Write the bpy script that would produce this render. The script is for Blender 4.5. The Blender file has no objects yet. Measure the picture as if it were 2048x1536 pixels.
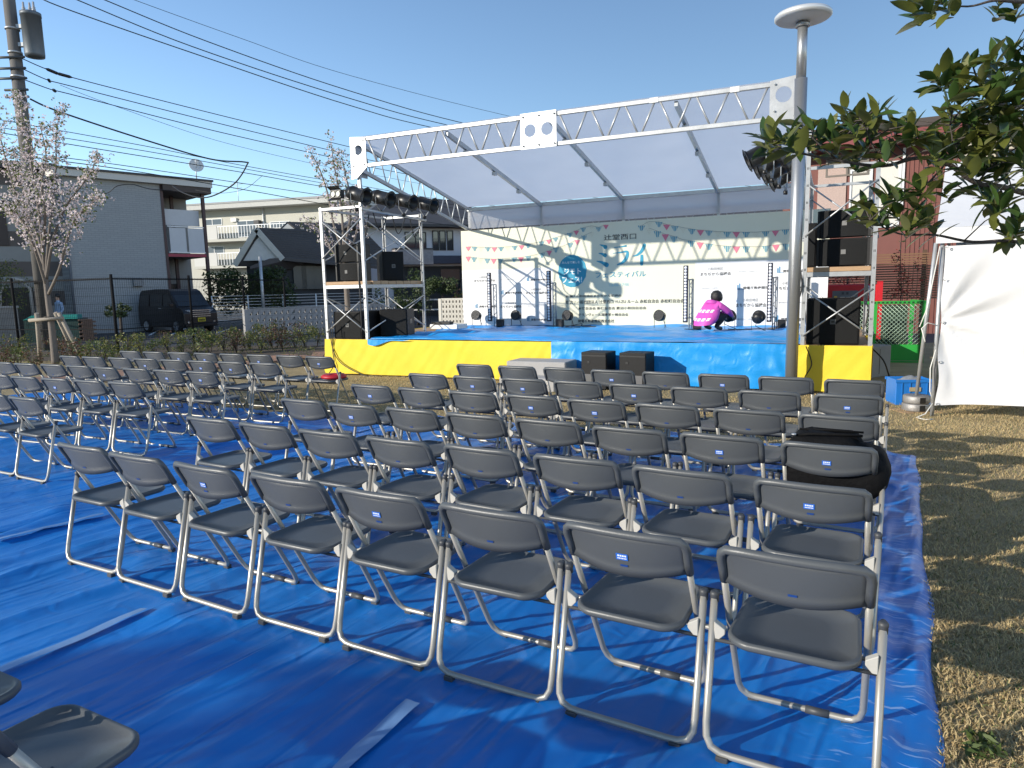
import bpy, bmesh, math, random
from mathutils import Vector, Matrix, Euler
random.seed(7)
sc = bpy.context.scene
COL = sc.collection
# ------------------------------------------------------------------ camera
FPX, PITCH, ROLL, CAMH = 1388.67, 0.1378, -0.0226, 1.516
_cp, _sp = math.cos(PITCH), math.sin(PITCH)
_c, _s = math.cos(ROLL), math.sin(ROLL)
FWD = Vector((0, _cp, -_sp)); _r = Vector((1, 0, 0)); _u = Vector((0, _sp, _cp))
RGT = _c*_r + _s*_u; UPV = -_s*_r + _c*_u
cam = bpy.data.cameras.new('camera'); camo = bpy.data.objects.new('camera', cam); COL.objects.link(camo)
cam.sensor_width = 36.0; cam.lens = 36.0*FPX/2048; cam.clip_start = 0.05; cam.clip_end = 3000
mw = Matrix((RGT, UPV, -FWD)).transposed().to_4x4(); mw.translation = (0, 0, CAMH)
camo.matrix_world = mw
sc.camera = camo
# ------------------------------------------------------------------ light
SUN_EL = math.radians(18.3); SUNV = Vector((4.65, 2.26, 0)).normalized()      # the way the light travels, seen from above
SUN_ROT = math.atan2(SUNV.x, -SUNV.y)
w = bpy.data.worlds.new('World'); sc.world = w; w.use_nodes = True
nt = w.node_tree; bg = nt.nodes['Background']
sky = nt.nodes.new('ShaderNodeTexSky'); sky.sky_type = 'NISHITA'; sky.sun_disc = False
sky.sun_elevation = SUN_EL; sky.sun_rotation = SUN_ROT % (2*math.pi); sky.altitude = 0; sky.air_density = 1.0; sky.dust_density = 0.2; sky.ozone_density = 3.0
nt.links.new(sky.outputs[0], bg.inputs[0]); bg.inputs[1].default_value = 0.15
sl = bpy.data.lights.new('sun', 'SUN'); slo = bpy.data.objects.new('sun', sl); COL.objects.link(slo)
sl.energy = 4.5; sl.angle = math.radians(0.55); sl.color = (1.0, 0.93, 0.82)
ld = Vector((SUNV.x*math.cos(SUN_EL), SUNV.y*math.cos(SUN_EL), -math.sin(SUN_EL)))
slo.rotation_euler = ld.to_track_quat('-Z', 'Y').to_euler(); slo.location = (-20, -10, 12)
sc.view_settings.view_transform = 'Standard'; sc.view_settings.look = 'None'; sc.view_settings.gamma = 1
sc.view_settings.exposure = 0.42
# ------------------------------------------------------------------ pixel of the photograph -> place
def ray(x, y): return RGT*((x-1024)/FPX) - UPV*((y-768)/FPX) + FWD
CAM = Vector((0, 0, CAMH))
def AT(x, y, Y): d = ray(x, y); return CAM + d*(Y/d.y)
def GZ(x, y, z=0.0): d = ray(x, y); return CAM + d*((z-CAMH)/d.z)
def PL(x, y, o, n): d = ray(x, y); return CAM + d*(((Vector(o)-CAM).dot(n))/d.dot(n))
# ------------------------------------------------------------------ mesh helpers
def link(o, parent=None):
    COL.objects.link(o)
    if parent is not None: o.parent = parent
    return o
def frame_from(d):
    d = d.normalized(); a = Vector((0, 0, 1)) if abs(d.z) < .95 else Vector((1, 0, 0))
    x = d.cross(a).normalized(); y = x.cross(d).normalized()
    return x, y
class MB:
    def __init__(s): s.v = []; s.f = []; s.mi = []; s.sm = []; s.T = None
    def add(s, vs, fs, m=0, smooth=False):
        b = len(s.v)
        if s.T is not None: vs = [s.T @ Vector(q) for q in vs]
        s.v += [tuple(q) for q in vs]
        for f in fs: s.f.append(tuple(b+i for i in f)); s.mi.append(m); s.sm.append(smooth)
        return s
    def box(s, c, sz, R=None, m=0):
        hx, hy, hz = sz[0]/2, sz[1]/2, sz[2]/2; vs = []
        for x in (-hx, hx):
            for y in (-hy, hy):
                for z in (-hz, hz):
                    p = Vector((x, y, z)); p = R @ p if R is not None else p
                    vs.append(Vector(c)+p)
        return s.add(vs, [(0, 1, 3, 2), (4, 6, 7, 5), (0, 4, 5, 1), (2, 3, 7, 6), (0, 2, 6, 4), (1, 5, 7, 3)], m)
    def bb(s, a, b, m=0):
        return s.box([(a[i]+b[i])/2 for i in range(3)], [abs(b[i]-a[i]) for i in range(3)], None, m)
    def bar(s, a, b, wx, wy, m=0, up=None):
        a = Vector(a); b = Vector(b); d = (b-a).normalized()
        if up is None: x, y = frame_from(d)
        else:
            x = d.cross(Vector(up)).normalized(); y = x.cross(d).normalized()
        vs = []
        for p in (a, b):
            for (i, j) in ((-1, -1), (1, -1), (1, 1), (-1, 1)): vs.append(p+x*(i*wx/2)+y*(j*wy/2))
        return s.add(vs, [(3, 2, 1, 0), (4, 5, 6, 7), (0, 1, 5, 4), (1, 2, 6, 5), (2, 3, 7, 6), (3, 0, 4, 7)], m)
    def tube(s, pts, r, n=8, m=0, caps=True, smooth=True):
        pts = [Vector(p) for p in pts]; k = len(pts)
        rs = r if isinstance(r, (list, tuple)) else [r]*k
        vs = []; px = None
        for i, p in enumerate(pts):
            d = (pts[min(i+1, k-1)]-pts[max(i-1, 0)])
            if d.length < 1e-9: d = Vector((0, 0, 1))
            d.normalize()
            if px is None: x, y = frame_from(d)
            else:
                x = px - d*px.dot(d)
                if x.length < 1e-6: x, y = frame_from(d)
                x.normalize(); y = x.cross(d)
            px = x
            for j in range(n):
                a = 2*math.pi*j/n; vs.append(p+(x*math.cos(a)+y*math.sin(a))*rs[i])
        fs = [(i*n+j, i*n+(j+1) % n, (i+1)*n+(j+1) % n, (i+1)*n+j) for i in range(k-1) for j in range(n)]
        s.add(vs, fs, m, smooth)
        if caps:
            b = len(s.v)-k*n
            s.f.append(tuple(b+j for j in reversed(range(n)))); s.mi.append(m); s.sm.append(False)
            s.f.append(tuple(b+(k-1)*n+j for j in range(n))); s.mi.append(m); s.sm.append(False)
        return s
    def lathe(s, prof, n=16, o=(0, 0, 0), ax=(0, 0, 1), m=0, smooth=True, caps=True):
        o = Vector(o); d = Vector(ax).normalized(); x, y = frame_from(d); vs = []
        for (r, z) in prof:
            for j in range(n):
                a = 2*math.pi*j/n; vs.append(o+d*z+(x*math.cos(a)+y*math.sin(a))*r)
        k = len(prof)
        fs = [(i*n+j, i*n+(j+1) % n, (i+1)*n+(j+1) % n, (i+1)*n+j) for i in range(k-1) for j in range(n)]
        s.add(vs, fs, m, smooth)
        if caps:
            b = len(s.v)-k*n
            s.f.append(tuple(b+j for j in reversed(range(n)))); s.mi.append(m); s.sm.append(False)
            s.f.append(tuple(b+(k-1)*n+j for j in range(n))); s.mi.append(m); s.sm.append(False)
        return s
    def grid(s, fn, nu, nv, m=0, smooth=True):
        vs = [fn(i/nu, j/nv) for j in range(nv+1) for i in range(nu+1)]
        fs = [(j*(nu+1)+i, j*(nu+1)+i+1, (j+1)*(nu+1)+i+1, (j+1)*(nu+1)+i) for j in range(nv) for i in range(nu)]
        return s.add(vs, fs, m, smooth)
    def prism(s, pts, off, m=0):
        n = len(pts); pts = [Vector(p) for p in pts]; off = Vector(off)
        return s.add(pts+[p+off for p in pts], [tuple(reversed(range(n))), tuple(range(n, 2*n))]+[(i, (i+1) % n, n+(i+1) % n, n+i) for i in range(n)], m)
    def mesh(s, name, mats, bevel=0, seg=1):
        me = bpy.data.meshes.new(name); me.from_pydata(s.v, [], s.f)
        if not isinstance(mats, (list, tuple)): mats = [mats]
        for mt in mats: me.materials.append(mt)
        me.polygons.foreach_set('material_index', s.mi); me.polygons.foreach_set('use_smooth', s.sm)
        bm = bmesh.new(); bm.from_mesh(me)
        if bevel:
            bmesh.ops.bevel(bm, geom=list(bm.edges), offset=bevel, segments=seg, affect='EDGES', profile=.5, clamp_overlap=True)
        bmesh.ops.recalc_face_normals(bm, faces=bm.faces) if len(bm.faces) < 60000 else None
        bm.to_mesh(me); bm.free(); me.update()
        return me
    def build(s, name, mats, parent=None, bevel=0, seg=1):
        return link(bpy.data.objects.new(name, s.mesh(name, mats, bevel, seg)), parent)
def tag(o, label=None, cat=None, group=None, kind=None):
    if label: o['label'] = label
    if cat: o['category'] = cat
    if group: o['group'] = group
    if kind: o['kind'] = kind
    return o
def thing(name, label, cat, loc=(0, 0, 0), rz=0.0, group=None):
    o = bpy.data.objects.new(name, None); link(o); o.location = loc; o.rotation_euler = (0, 0, rz); o.empty_display_size = .1
    return tag(o, label, cat, group)
def part(name, me, parent, loc=(0, 0, 0), rot=(0, 0, 0), scale=None):
    o = bpy.data.objects.new(name, me); link(o, parent); o.location = loc; o.rotation_euler = rot
    if scale: o.scale = scale
    return o
def copy_tree(o, parent=None):
    c = o.copy(); COL.objects.link(c); c.parent = parent
    for ch in list(o.children): copy_tree(ch, c)
    return c
# ------------------------------------------------------------------ materials
MATS = {}
def M(name, col, rough=.5, metal=0.0, var=.12, scale=6.0, bump=0.0, bscale=40.0, spec=None, coat=0, trans=0.0, sheen=0, stretch=None, col2=None, detail=3.0, coords='Object', contrast=None):
    if name in MATS: return MATS[name]
    m = bpy.data.materials.new(name); m.use_nodes = True; t = m.node_tree; b = t.nodes['Principled BSDF']; L = t.links
    tc = t.nodes.new('ShaderNodeTexCoord'); mp = t.nodes.new('ShaderNodeMapping'); L.new(tc.outputs[coords], mp.inputs[0])
    if stretch: mp.inputs['Scale'].default_value = stretch
    nz = t.nodes.new('ShaderNodeTexNoise'); nz.inputs['Scale'].default_value = scale; nz.inputs['Detail'].default_value = detail; L.new(mp.outputs[0], nz.inputs['Vector'])
    mx = t.nodes.new('ShaderNodeMix'); mx.data_type = 'RGBA'
    c1 = [max(0, c*(1-var)) for c in col]; c2 = col2 if col2 else [min(1, c*(1+var)) for c in col]
    mx.inputs[6].default_value = (*c1, 1); mx.inputs[7].default_value = (*c2, 1)
    src = nz.outputs[0]
    if contrast:
        mr = t.nodes.new('ShaderNodeMapRange'); mr.inputs[1].default_value = contrast[0]; mr.inputs[2].default_value = contrast[1]; L.new(src, mr.inputs[0]); src = mr.outputs[0]
    L.new(src, mx.inputs[0]); L.new(mx.outputs[2], b.inputs['Base Color'])
    b.inputs['Roughness'].default_value = rough; b.inputs['Metallic'].default_value = metal
    if spec is not None: b.inputs['Specular IOR Level'].default_value = spec
    if coat: b.inputs['Coat Weight'].default_value = coat
    if bump:
        n2 = t.nodes.new('ShaderNodeTexNoise'); n2.inputs['Scale'].default_value = bscale; n2.inputs['Detail'].default_value = 4; L.new(mp.outputs[0], n2.inputs['Vector'])
        bp = t.nodes.new('ShaderNodeBump'); bp.inputs['Strength'].default_value = bump; bp.inputs['Distance'].default_value = .02; L.new(n2.outputs[0], bp.inputs['Height']); L.new(bp.outputs[0], b.inputs['Normal'])
    if trans:
        tr = t.nodes.new('ShaderNodeBsdfTranslucent'); L.new(mx.outputs[2], tr.inputs[0]); ms = t.nodes.new('ShaderNodeMixShader'); ms.inputs[0].default_value = trans
        out = t.nodes['Material Output']; L.new(b.outputs[0], ms.inputs[1]); L.new(tr.outputs[0], ms.inputs[2]); L.new(ms.outputs[0], out.inputs[0])
    MATS[name] = m
    return m
galv = M('galvanised', (.50, .52, .53), .42, .55, .22, 9, .05, 60)
galv_b = M('bright_steel', (.46, .47, .48), .42, .5, .28, 7, .04, 50)
blackp = M('black_plastic', (.008, .008, .009), .55, 0, .3, 20, .1, 200, spec=.25)
blackm = M('black_paint', (.012, .012, .013), .38, 0, .25, 10)
cablem = M('cable_black', (.012, .012, .013), .55)
wood = M('plank_wood', (.42, .27, .15), .65, 0, .25, 14, .1, 60, stretch=(1, 8, 8))
whitep = M('white_paint', (.75, .75, .73), .55, 0, .05)
glassm = M('window_glass', (.03, .04, .05), .06, 0, .2, 3, spec=.9)
print_black = M('print_dark', (.025, .028, .032), .6, 0, .05)
# ================================================================== ground, lawn, path, tarpaulins
from mathutils import noise
import numpy as np
def sheet(name, pts, z, mat, kind='structure'):
    mb = MB(); mb.add([(p[0], p[1], z) for p in pts], [tuple(range(len(pts)))]); o = mb.build(name, mat)
    if o.data.polygons[0].normal.z < 0: o.data.flip_normals()
    return tag(o, kind=kind)
asphalt = M('asphalt', (.060, .062, .065), .85, 0, .35, 1.5, .3, 180)
lawn_m = M('dry_lawn', (.25, .185, .09), .95, 0, .3, 2.2, .9, 55, col2=(.46, .36, .19), detail=6)
soil = M('bed_soil', (.09, .065, .042), .95, 0, .4, 4, .8, 30)
brickpath = M('paver_terracotta', (.30, .17, .11), .85, 0, .25, 8, .2, 60)
sheet('ground', [(-600, -300), (600, -300), (600, 1200), (-600, 1200)], 0.0, asphalt)
sheet('lawn', [(-26, -14), (18, -14), (18, 15.6), (-3.2, 17.6), (-9.5, 18.0), (-26, 23.5)], .004, lawn_m)
sheet('planting_bed', [(-26, 21.3), (-10.2, 16.4), (-4.6, 16.9), (-3.3, 19.2), (-8.2, 20.4), (-8.0, 24.0), (-9.2, 24.2), (-10.5, 18.8), (-26, 24.2)], .010, soil)
# terracotta path: individual pavers near, in a running strip
path = sheet('path', [(-16.6, 8.6), (-9.5, 10.9), (-6.6, 13.3), (-4.3, 16.0), (-2.6, 16.6), (-2.9, 17.6), (-5.3, 17.3), (-7.6, 14.3), (-10.3, 12.2), (-17.2, 10.0)], .014, soil)
def paver_mesh():
    mb = MB(); mb.bb((-.145, -.145, 0), (.145, .145, .03)); return mb.mesh('paver', brickpath, .006)
pm = paver_mesh()
cl = [(-16.9, 9.3), (-9.9, 11.55), (-7.1, 13.8), (-4.8, 16.65), (-2.75, 17.1)]
npv = 0
for i in range(len(cl)-1):
    a = Vector((*cl[i], 0)); b = Vector((*cl[i+1], 0)); d = (b-a); L = d.length; d.normalize(); nrm = Vector((-d.y, d.x, 0)); k = int(L/.31)
    if i == 0: a = a+d*4.6; k = int((L-4.6)/.31)
    for q in range(k):
        for j in (-1.5, -.5, .5, 1.5):
            if npv > 295: break
            p = a+d*(.155+q*.31)+nrm*(j*.31)
            part('paver', pm, path, (p.x, p.y, .014+random.uniform(-.004, .003)), (0, 0, math.atan2(d.y, d.x)+random.uniform(-.02, .02))); npv += 1
RA = math.radians(-29.3); UR = Vector((math.cos(RA), math.sin(RA), 0)); VR = Vector((-UR.y, UR.x, 0)); TC = Vector((3.45, 5.79, 0))
def RF(s, t, z=0.0): return TC+UR*s+VR*t+Vector((0, 0, z))
# tarpaulin cloth: woven polyethylene
def tarp_mat(name, col, rough, bs=1.0):
    m = M(name, col, rough, 0, .3, .9, 0, spec=.42, col2=[c*1.35 for c in col], detail=5); t = m.node_tree; b = t.nodes['Principled BSDF']; L = t.links
    tc = t.nodes.new('ShaderNodeTexCoord'); mp = t.nodes.new('ShaderNodeMapping'); mp.inputs['Rotation'].default_value = (0, 0, math.radians(-54)); L.new(tc.outputs['Object'], mp.inputs[0])
    mp2 = t.nodes.new('ShaderNodeMapping'); mp2.inputs['Scale'].default_value = (.9, 6.5, 4); L.new(mp.outputs[0], mp2.inputs[0])
    n1 = t.nodes.new('ShaderNodeTexNoise'); n1.inputs['Scale'].default_value = 1.6; n1.inputs['Detail'].default_value = 5; n1.inputs['Distortion'].default_value = .7; n1.noise_type = 'RIDGED_MULTIFRACTAL'; n1.normalize = True; L.new(mp2.outputs[0], n1.inputs['Vector'])
    n2 = t.nodes.new('ShaderNodeTexNoise'); n2.inputs['Scale'].default_value = 9; n2.inputs['Detail'].default_value = 6; n2.inputs['Distortion'].default_value = .6; n2.noise_type = 'RIDGED_MULTIFRACTAL'; n2.normalize = True; L.new(tc.outputs['Object'], n2.inputs['Vector'])
    ch = t.nodes.new('ShaderNodeTexChecker'); ch.inputs['Scale'].default_value = 320; L.new(tc.outputs['Object'], ch.inputs['Vector'])
    b1 = t.nodes.new('ShaderNodeBump'); b1.inputs['Strength'].default_value = .50*bs; b1.inputs['Distance'].default_value = .05; L.new(n1.outputs[0], b1.inputs['Height'])
    b2 = t.nodes.new('ShaderNodeBump'); b2.inputs['Strength'].default_value = .45*bs; b2.inputs['Distance'].default_value = .012; L.new(n2.outputs[0], b2.inputs['Height']); L.new(b1.outputs[0], b2.inputs['Normal'])
    b3 = t.nodes.new('ShaderNodeBump'); b3.inputs['Strength'].default_value = .25; b3.inputs['Distance'].default_value = .0008; L.new(ch.outputs['Fac'], b3.inputs['Height']); L.new(b2.outputs[0], b3.inputs['Normal'])
    L.new(b3.outputs[0], b.inputs['Normal'])
    return m
def edge_wear(m):             # stress-whitened creases along the free edge of the sheet
    t = m.node_tree; L = t.links; b = t.nodes['Principled BSDF']; old = b.inputs['Base Color'].links[0].from_socket
    tc = t.nodes.new('ShaderNodeTexCoord'); mp = t.nodes.new('ShaderNodeMapping'); mp.vector_type = 'TEXTURE'; mp.inputs['Location'].default_value = TC; mp.inputs['Rotation'].default_value = (0, 0, RA); L.new(tc.outputs['Object'], mp.inputs[0])
    sp = t.nodes.new('ShaderNodeSeparateXYZ'); L.new(mp.outputs[0], sp.inputs[0]); mr = t.nodes.new('ShaderNodeMapRange'); mr.inputs[1].default_value = -.42; mr.inputs[2].default_value = -.14; L.new(sp.outputs[0], mr.inputs[0])
    m2 = t.nodes.new('ShaderNodeMapping'); m2.inputs['Scale'].default_value = (3.0, 26, 1); L.new(mp.outputs[0], m2.inputs[0]); nz = t.nodes.new('ShaderNodeTexNoise'); nz.inputs['Scale'].default_value = 1.6; nz.inputs['Detail'].default_value = 5; nz.inputs['Distortion'].default_value = .8; L.new(m2.outputs[0], nz.inputs['Vector'])
    m3 = t.nodes.new('ShaderNodeMapRange'); m3.inputs[1].default_value = .585; m3.inputs[2].default_value = .625; L.new(nz.outputs[0], m3.inputs[0]); n5 = t.nodes.new('ShaderNodeTexNoise'); n5.inputs['Scale'].default_value = 1.3; L.new(mp.outputs[0], n5.inputs['Vector'])
    k = t.nodes.new('ShaderNodeMath'); k.operation = 'MULTIPLY'; L.new(mr.outputs[0], k.inputs[0]); L.new(m3.outputs[0], k.inputs[1]); k2 = t.nodes.new('ShaderNodeMath'); k2.operation = 'MULTIPLY'; L.new(k.outputs[0], k2.inputs[0]); L.new(n5.outputs[0], k2.inputs[1])
    mx = t.nodes.new('ShaderNodeMix'); mx.data_type = 'RGBA'; L.new(k2.outputs[0], mx.inputs[0]); L.new(old, mx.inputs[6]); mx.inputs[7].default_value = (.36, .50, .74, 1); L.new(mx.outputs[2], b.inputs['Base Color'])
    return m
tarp_m = tarp_mat('blue_tarp', (.006, .165, .54), .36)
edge_wear(tarp_m)
WD = Vector((math.cos(math.radians(54)), math.sin(math.radians(54)), 0)); WN = Vector((-WD.y, WD.x, 0))
def tarp_z(p, edge):
    a = p.dot(WD); b = p.dot(WN)
    l = noise.noise(Vector((a*.5, b*.8, 8.8))); wv_ = .35*noise.noise(Vector((a*.7, b*.9, 3.3)))
    def ridge(fa_, fb_, s_): return max(0, 1-2.6*abs(noise.noise(Vector((a*fa_, (b+wv_*.5)*fb_, s_)))))
    m1 = max(0, min(1, .5+1.6*noise.noise(Vector((a*.6, b*.7, 21.0)))))
    r = ridge(.30, 1.7, 1.3)**3*1.5*m1+ridge(.55, 3.6, 5.1)**2.5*.85*(1-.4*m1)+ridge(1.3, 8.5, 7.7)**1.5*.30
    z = .006+.030*r+.012*max(0, l)
    # pleats that run in from the free edge
    z += .012*max(0, math.sin(a*16+5*l))*max(0, 1-abs(edge)/.35)
    return max(.006, z)
def tarp(name, label, s0, s1, t0, t1, step, zo=0.0, sag=0.0):
    nu = int((s1-s0)/step); nv = int((t1-t0)/step); mb = MB()
    def fn(a, b):
        s = s0+(s1-s0)*a; t = t0+(t1-t0)*b
        # edge of the sheet is not ruler straight
        if a > .999: s += .03*noise.noise(Vector((t*1.1, 2.2, 0)))+.012*math.sin(t*5.5)
        if b > .999: t += .05*noise.noise(Vector((s*.8, 7.7, 0)))
        p = RF(s, t); p.z = tarp_z(p, s1-s)+zo
        if a in (0.0, 1.0) or b in (0.0, 1.0): p.z = .006+zo
        return p
    mb.grid(fn, nu, nv)
    return tag(mb.build(name, tarp_m), label, 'tarpaulin')
tarp('tarpaulin', 'wrinkled blue tarpaulin under the chairs beside the dry lawn', -5.45, 0.0, -9.0, 0.0, .035)
tarp('tarpaulin', 'blue tarpaulin under the chairs on the cherry tree side', -12.2, -5.2, -9.6, -.62, .06, .012)
tape_m = M('pale_tape', (.16, .30, .55), .35, 0, .15, 6, .1, 30)
def strip(x0, y0, x1, y1, wd, label):
    a = GZ(x0, y0, .05); b = GZ(x1, y1, .05); d = (b-a); L = d.length; d.normalize(); nn = Vector((-d.y, d.x, 0)); mb = MB()
    def fn(i, j):
        p = a+d*(L*i)+nn*((j-.5)*wd); e = TC-p
        p.z = max(tarp_z(p, 5), tarp_z(p+nn*.03, 5))+.016+.004*math.sin(i*9); return p
    mb.grid(fn, int(L/.04)+2, 3)
    return tag(mb.build('seam_tape', tape_m), label, 'tape')
strip(-30, 1345, 288, 1212, .055, 'long pale tape strip on the tarpaulin near the first seat row')
strip(655, 1560, 826, 1400, .06, 'short pale tape strip lying on the tarpaulin in open floor')
strip(-20, 1080, 205, 1024, .05, 'pale tape seam on the tarpaulin beside the aisle chairs')
# dry grass blades
def blades(name, label, n, region, hmin, hmax, cols, seed):
    rng = np.random.default_rng(seed); P = []
    while len(P) < n:
        for p in region(rng, n): P.append(p)
    P = np.array(P[:n]); ang = rng.uniform(0, 2*np.pi, n); h = rng.uniform(hmin, hmax, n); wd = rng.uniform(.0016, .0034, n); ln = rng.uniform(.2, 1.5, n)
    dx, dy = np.cos(ang), np.sin(ang); V = np.zeros((n, 5, 3))
    lean = rng.uniform(0, 2*np.pi, n); lx, ly = np.cos(lean)*ln, np.sin(lean)*ln
    for i, (k, f) in enumerate(((-1, 0), (1, 0), (-.8, .55), (.8, .55), (0, 1))):
        V[:, i, 0] = P[:, 0]+dx*wd*k+lx*h*f*f; V[:, i, 1] = P[:, 1]+dy*wd*k+ly*h*f*f; V[:, i, 2] = .003+h*f*(1-.25*f*np.minimum(ln, 1))
    base = (np.arange(n)*5)[:, None]
    F = np.concatenate([base+np.array([[0, 1, 3]]), base+np.array([[0, 3, 2]]), base+np.array([[2, 3, 4]])], 1).reshape(-1, 3)
    me = bpy.data.meshes.new(name); me.vertices.add(n*5); me.vertices.foreach_set('co', V.reshape(-1)); me.loops.add(len(F)*3); me.loops.foreach_set('vertex_index', F.reshape(-1).astype(np.int32))
    me.polygons.add(len(F)); me.polygons.foreach_set('loop_start', np.arange(0, len(F)*3, 3, dtype=np.int32)); me.polygons.foreach_set('loop_total', np.full(len(F), 3, dtype=np.int32))
    for c in cols: me.materials.append(c)
    mi = rng.choice(len(cols), n, p=[.6, .32, .08][:len(cols)]); me.polygons.foreach_set('material_index', np.repeat(mi, 3).astype(np.int32)); me.update(calc_edges=True)
    return tag(link(bpy.data.objects.new(name, me)), label, kind='stuff')
straw = M('straw', (.56, .44, .23), .8, 0, .3, 3, trans=.25); straw2 = M('straw_brown', (.38, .28, .14), .85, 0, .3, 3, trans=.2); gr = M('lawn_green', (.13, .16, .05), .8, 0, .3, 3, trans=.3)
def reg_right(rng, n):
    s = rng.uniform(0.0, 6.5, n*3); t = rng.uniform(-5.6, 3.0, n*3)
    d = np.stack([TC.x+UR.x*s+VR.x*t, TC.y+UR.y*s+VR.y*t], 1); dist = np.hypot(d[:, 0], d[:, 1])
    keep = (rng.uniform(0, 1, n*3) < np.minimum(1, (3.0/np.maximum(dist, .5))**2)) & (d[:, 1] > -.6)
    return d[keep]
def reg_front(rng, n):
    s = rng.uniform(-8.5, 1.0, n); t = rng.uniform(.02, 4.2, n); return np.stack([TC.x+UR.x*s+VR.x*t, TC.y+UR.y*s+VR.y*t], 1)
blades('dry_grass', 'dry straw coloured grass blades on the lawn', 190000, reg_right, .012, .034, [straw, straw2, gr], 3)
blades('dry_grass', 'dry straw coloured grass blades before the stage', 60000, reg_front, .015, .04, [straw, straw2, gr], 4)
# ================================================================== folding chairs
K = 1.07
seat_m = M('chair_plastic', (.078, .084, .088), .40, 0, .12, 5, .06, 300)
frame_m = M('champagne_paint', (.40, .38, .335), .38, .45, .10, 8)
cap_m = M('chair_cap', (.05, .053, .058), .5)
brk_m = M('cream_bracket', (.46, .44, .39), .5)
stick_m = M('sticker_blue', (.02, .13, .55), .4); slit_m = M('slot_blue', (.01, .05, .22), .4); wtxt = M('sticker_white', (.7, .75, .8), .5)
def rrect(hw0, hw1, y0, y1, r, z, bow=0.0, n=6):
    c = [(hw1-r, y1-r, 0), (-hw1+r, y1-r, 90), (-hw0+r, y0+r, 180), (hw0-r, y0+r, 270)]; out = []
    for (x, y, a) in c:
        for i in range(n+1):
            q = math.radians(a+90*i/n); px_, py_ = x+r*math.cos(q), y+r*math.sin(q)
            if a >= 180: py_ -= bow*(1-(px_/hw0)**2)
            out.append((px_*K, py_*K, z*K))
    return out
def chair_meshes():
    D = {}
    # seat: shell with rolled rim and shallow pan
    mb = MB(); loops = [rrect(.150, .143, -.060, .228, .05, .352, .014), rrect(.171, .163, -.080, .250, .06, .350, .016), rrect(.178, .170, -.088, .257, .065, .358, .016),
                        rrect(.1785, .1705, -.0885, .2575, .065, .369, .016), rrect(.173, .165, -.083, .252, .06, .3755, .016), rrect(.165, .157, -.075, .244, .055, .3755, .016), rrect(.161, .153, -.071, .240, .05, .3640, .016), rrect(.08, .08, 0, .17, .04, .3625, .008)]
    n = len(loops[0]); vs = [p for l in loops for p in l]
    fs = [(i*n+j, i*n+(j+1) % n, (i+1)*n+(j+1) % n, (i+1)*n+j) for i in range(len(loops)-1) for j in range(n)]+[tuple(range((len(loops)-1)*n, len(loops)*n)), tuple(reversed(range(n)))]
    mb.add(vs, fs, 0, True); D['seat'] = mb.mesh('seat', seat_m)
    # frame A (front legs running up to the backrest)
    def A(z): return .25-.355*z/.659
    def fa(x, z, o=0.0): return (x*K, (A(z))*K+o, z*K)
    pts = [fa(-.190, .545), fa(-.190, .36), fa(-.186, .08), fa(-.178, .045), fa(-.160, .025), fa(-.135, .0205), fa(0, .0205), fa(.135, .0205), fa(.160, .025), fa(.178, .045), fa(.186, .08), fa(.190, .36), fa(.190, .545)]
    mb = MB(); mb.tube(pts, .0105*K, 8); D['front_leg_frame'] = mb.mesh('front_leg_frame', frame_m)
    mb = MB(); mb.tube([fa(.02, .0205), fa(.09, .0205)], .0132*K, 8); D['tape_band'] = mb.mesh('tape_band', cap_m)
    def B(z): return -.11*(1-z/.463)
    def fb(x, z): return (x*K, B(z)*K, z*K)
    pts = [fb(-.225, .452), fb(-.225, .10), fb(-.222, .06), fb(-.208, .034), fb(-.18, .0225), fb(-.15, .0205), fb(0, .0205), fb(.15, .0205), fb(.18, .0225), fb(.208, .034), fb(.222, .06), fb(.225, .10), fb(.225, .452)]
    mb = MB(); mb.tube(pts, .0112*K, 8); D['rear_leg_frame'] = mb.mesh('rear_leg_frame', frame_m)
    mb = MB(); mb.lathe([(.0128*K, -.022*K), (.0132*K, -.004*K), (.0142*K, 0), (.0142*K, .006*K), (.009*K, .012*K)], 10); mb.tube([(0, 0, 0), (0, .018*K, .004*K)], .008*K, 8); D['pivot_cap'] = mb.mesh('pivot_cap', cap_m)
    mb = MB(); mb.prism([(0, -.010*K, .026*K), (.032*K, -.010*K, .006*K), (.032*K, -.010*K, -.008*K), (.014*K, -.010*K, -.028*K), (0, -.010*K, -.028*K)], (0, .026*K, 0)); D['bracket'] = mb.mesh('bracket', brk_m, .002)
    mb = MB(); mb.box((0, 0, .0085*K), (.036*K, .026*K, .020*K)); D['foot_pad'] = mb.mesh('foot_pad', cap_m, .003)
    # cross rod under the seat
    mb = MB(); mb.tube([(-.19*K, .035*K, .338*K), (.19*K, .035*K, .338*K)], .006*K, 6); mb.tube([(-.222*K, -.03*K, .335*K), (.222*K, -.03*K, .335*K)], .006*K, 6); D['cross_rod'] = mb.mesh('cross_rod', cap_m)
    # backrest: curved shell with rolled top rim and side sleeves
    ax = Vector((0, -.355, .659)).normalized(); nb = Vector((0, -ax.z, ax.y))      # along the frame, and rearward
    o0 = Vector((0, A(.530), .530))
    def bp(x, l, r=0.0): q = o0+ax*l+nb*r; return (x*K, q.y*K, q.z*K)
    LT = (.659-.530)/ax.z-.012
    mb = MB()
    arc = [bp(-.190, 0.0), bp(-.1915, .06), bp(-.193, LT-.04), bp(-.189, LT-.016), bp(-.176, LT-.002)]
    top = [bp(x, LT+.002+.004*(1-(x/.19)**2), .012*(1-(x/.19)**2)) for x in (-.12, -.06, 0, .06, .12)]
    arc2 = [(-a[0], a[1], a[2]) for a in reversed(arc)]
    mb.tube(arc+top+arc2, .0135*K, 10)
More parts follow.
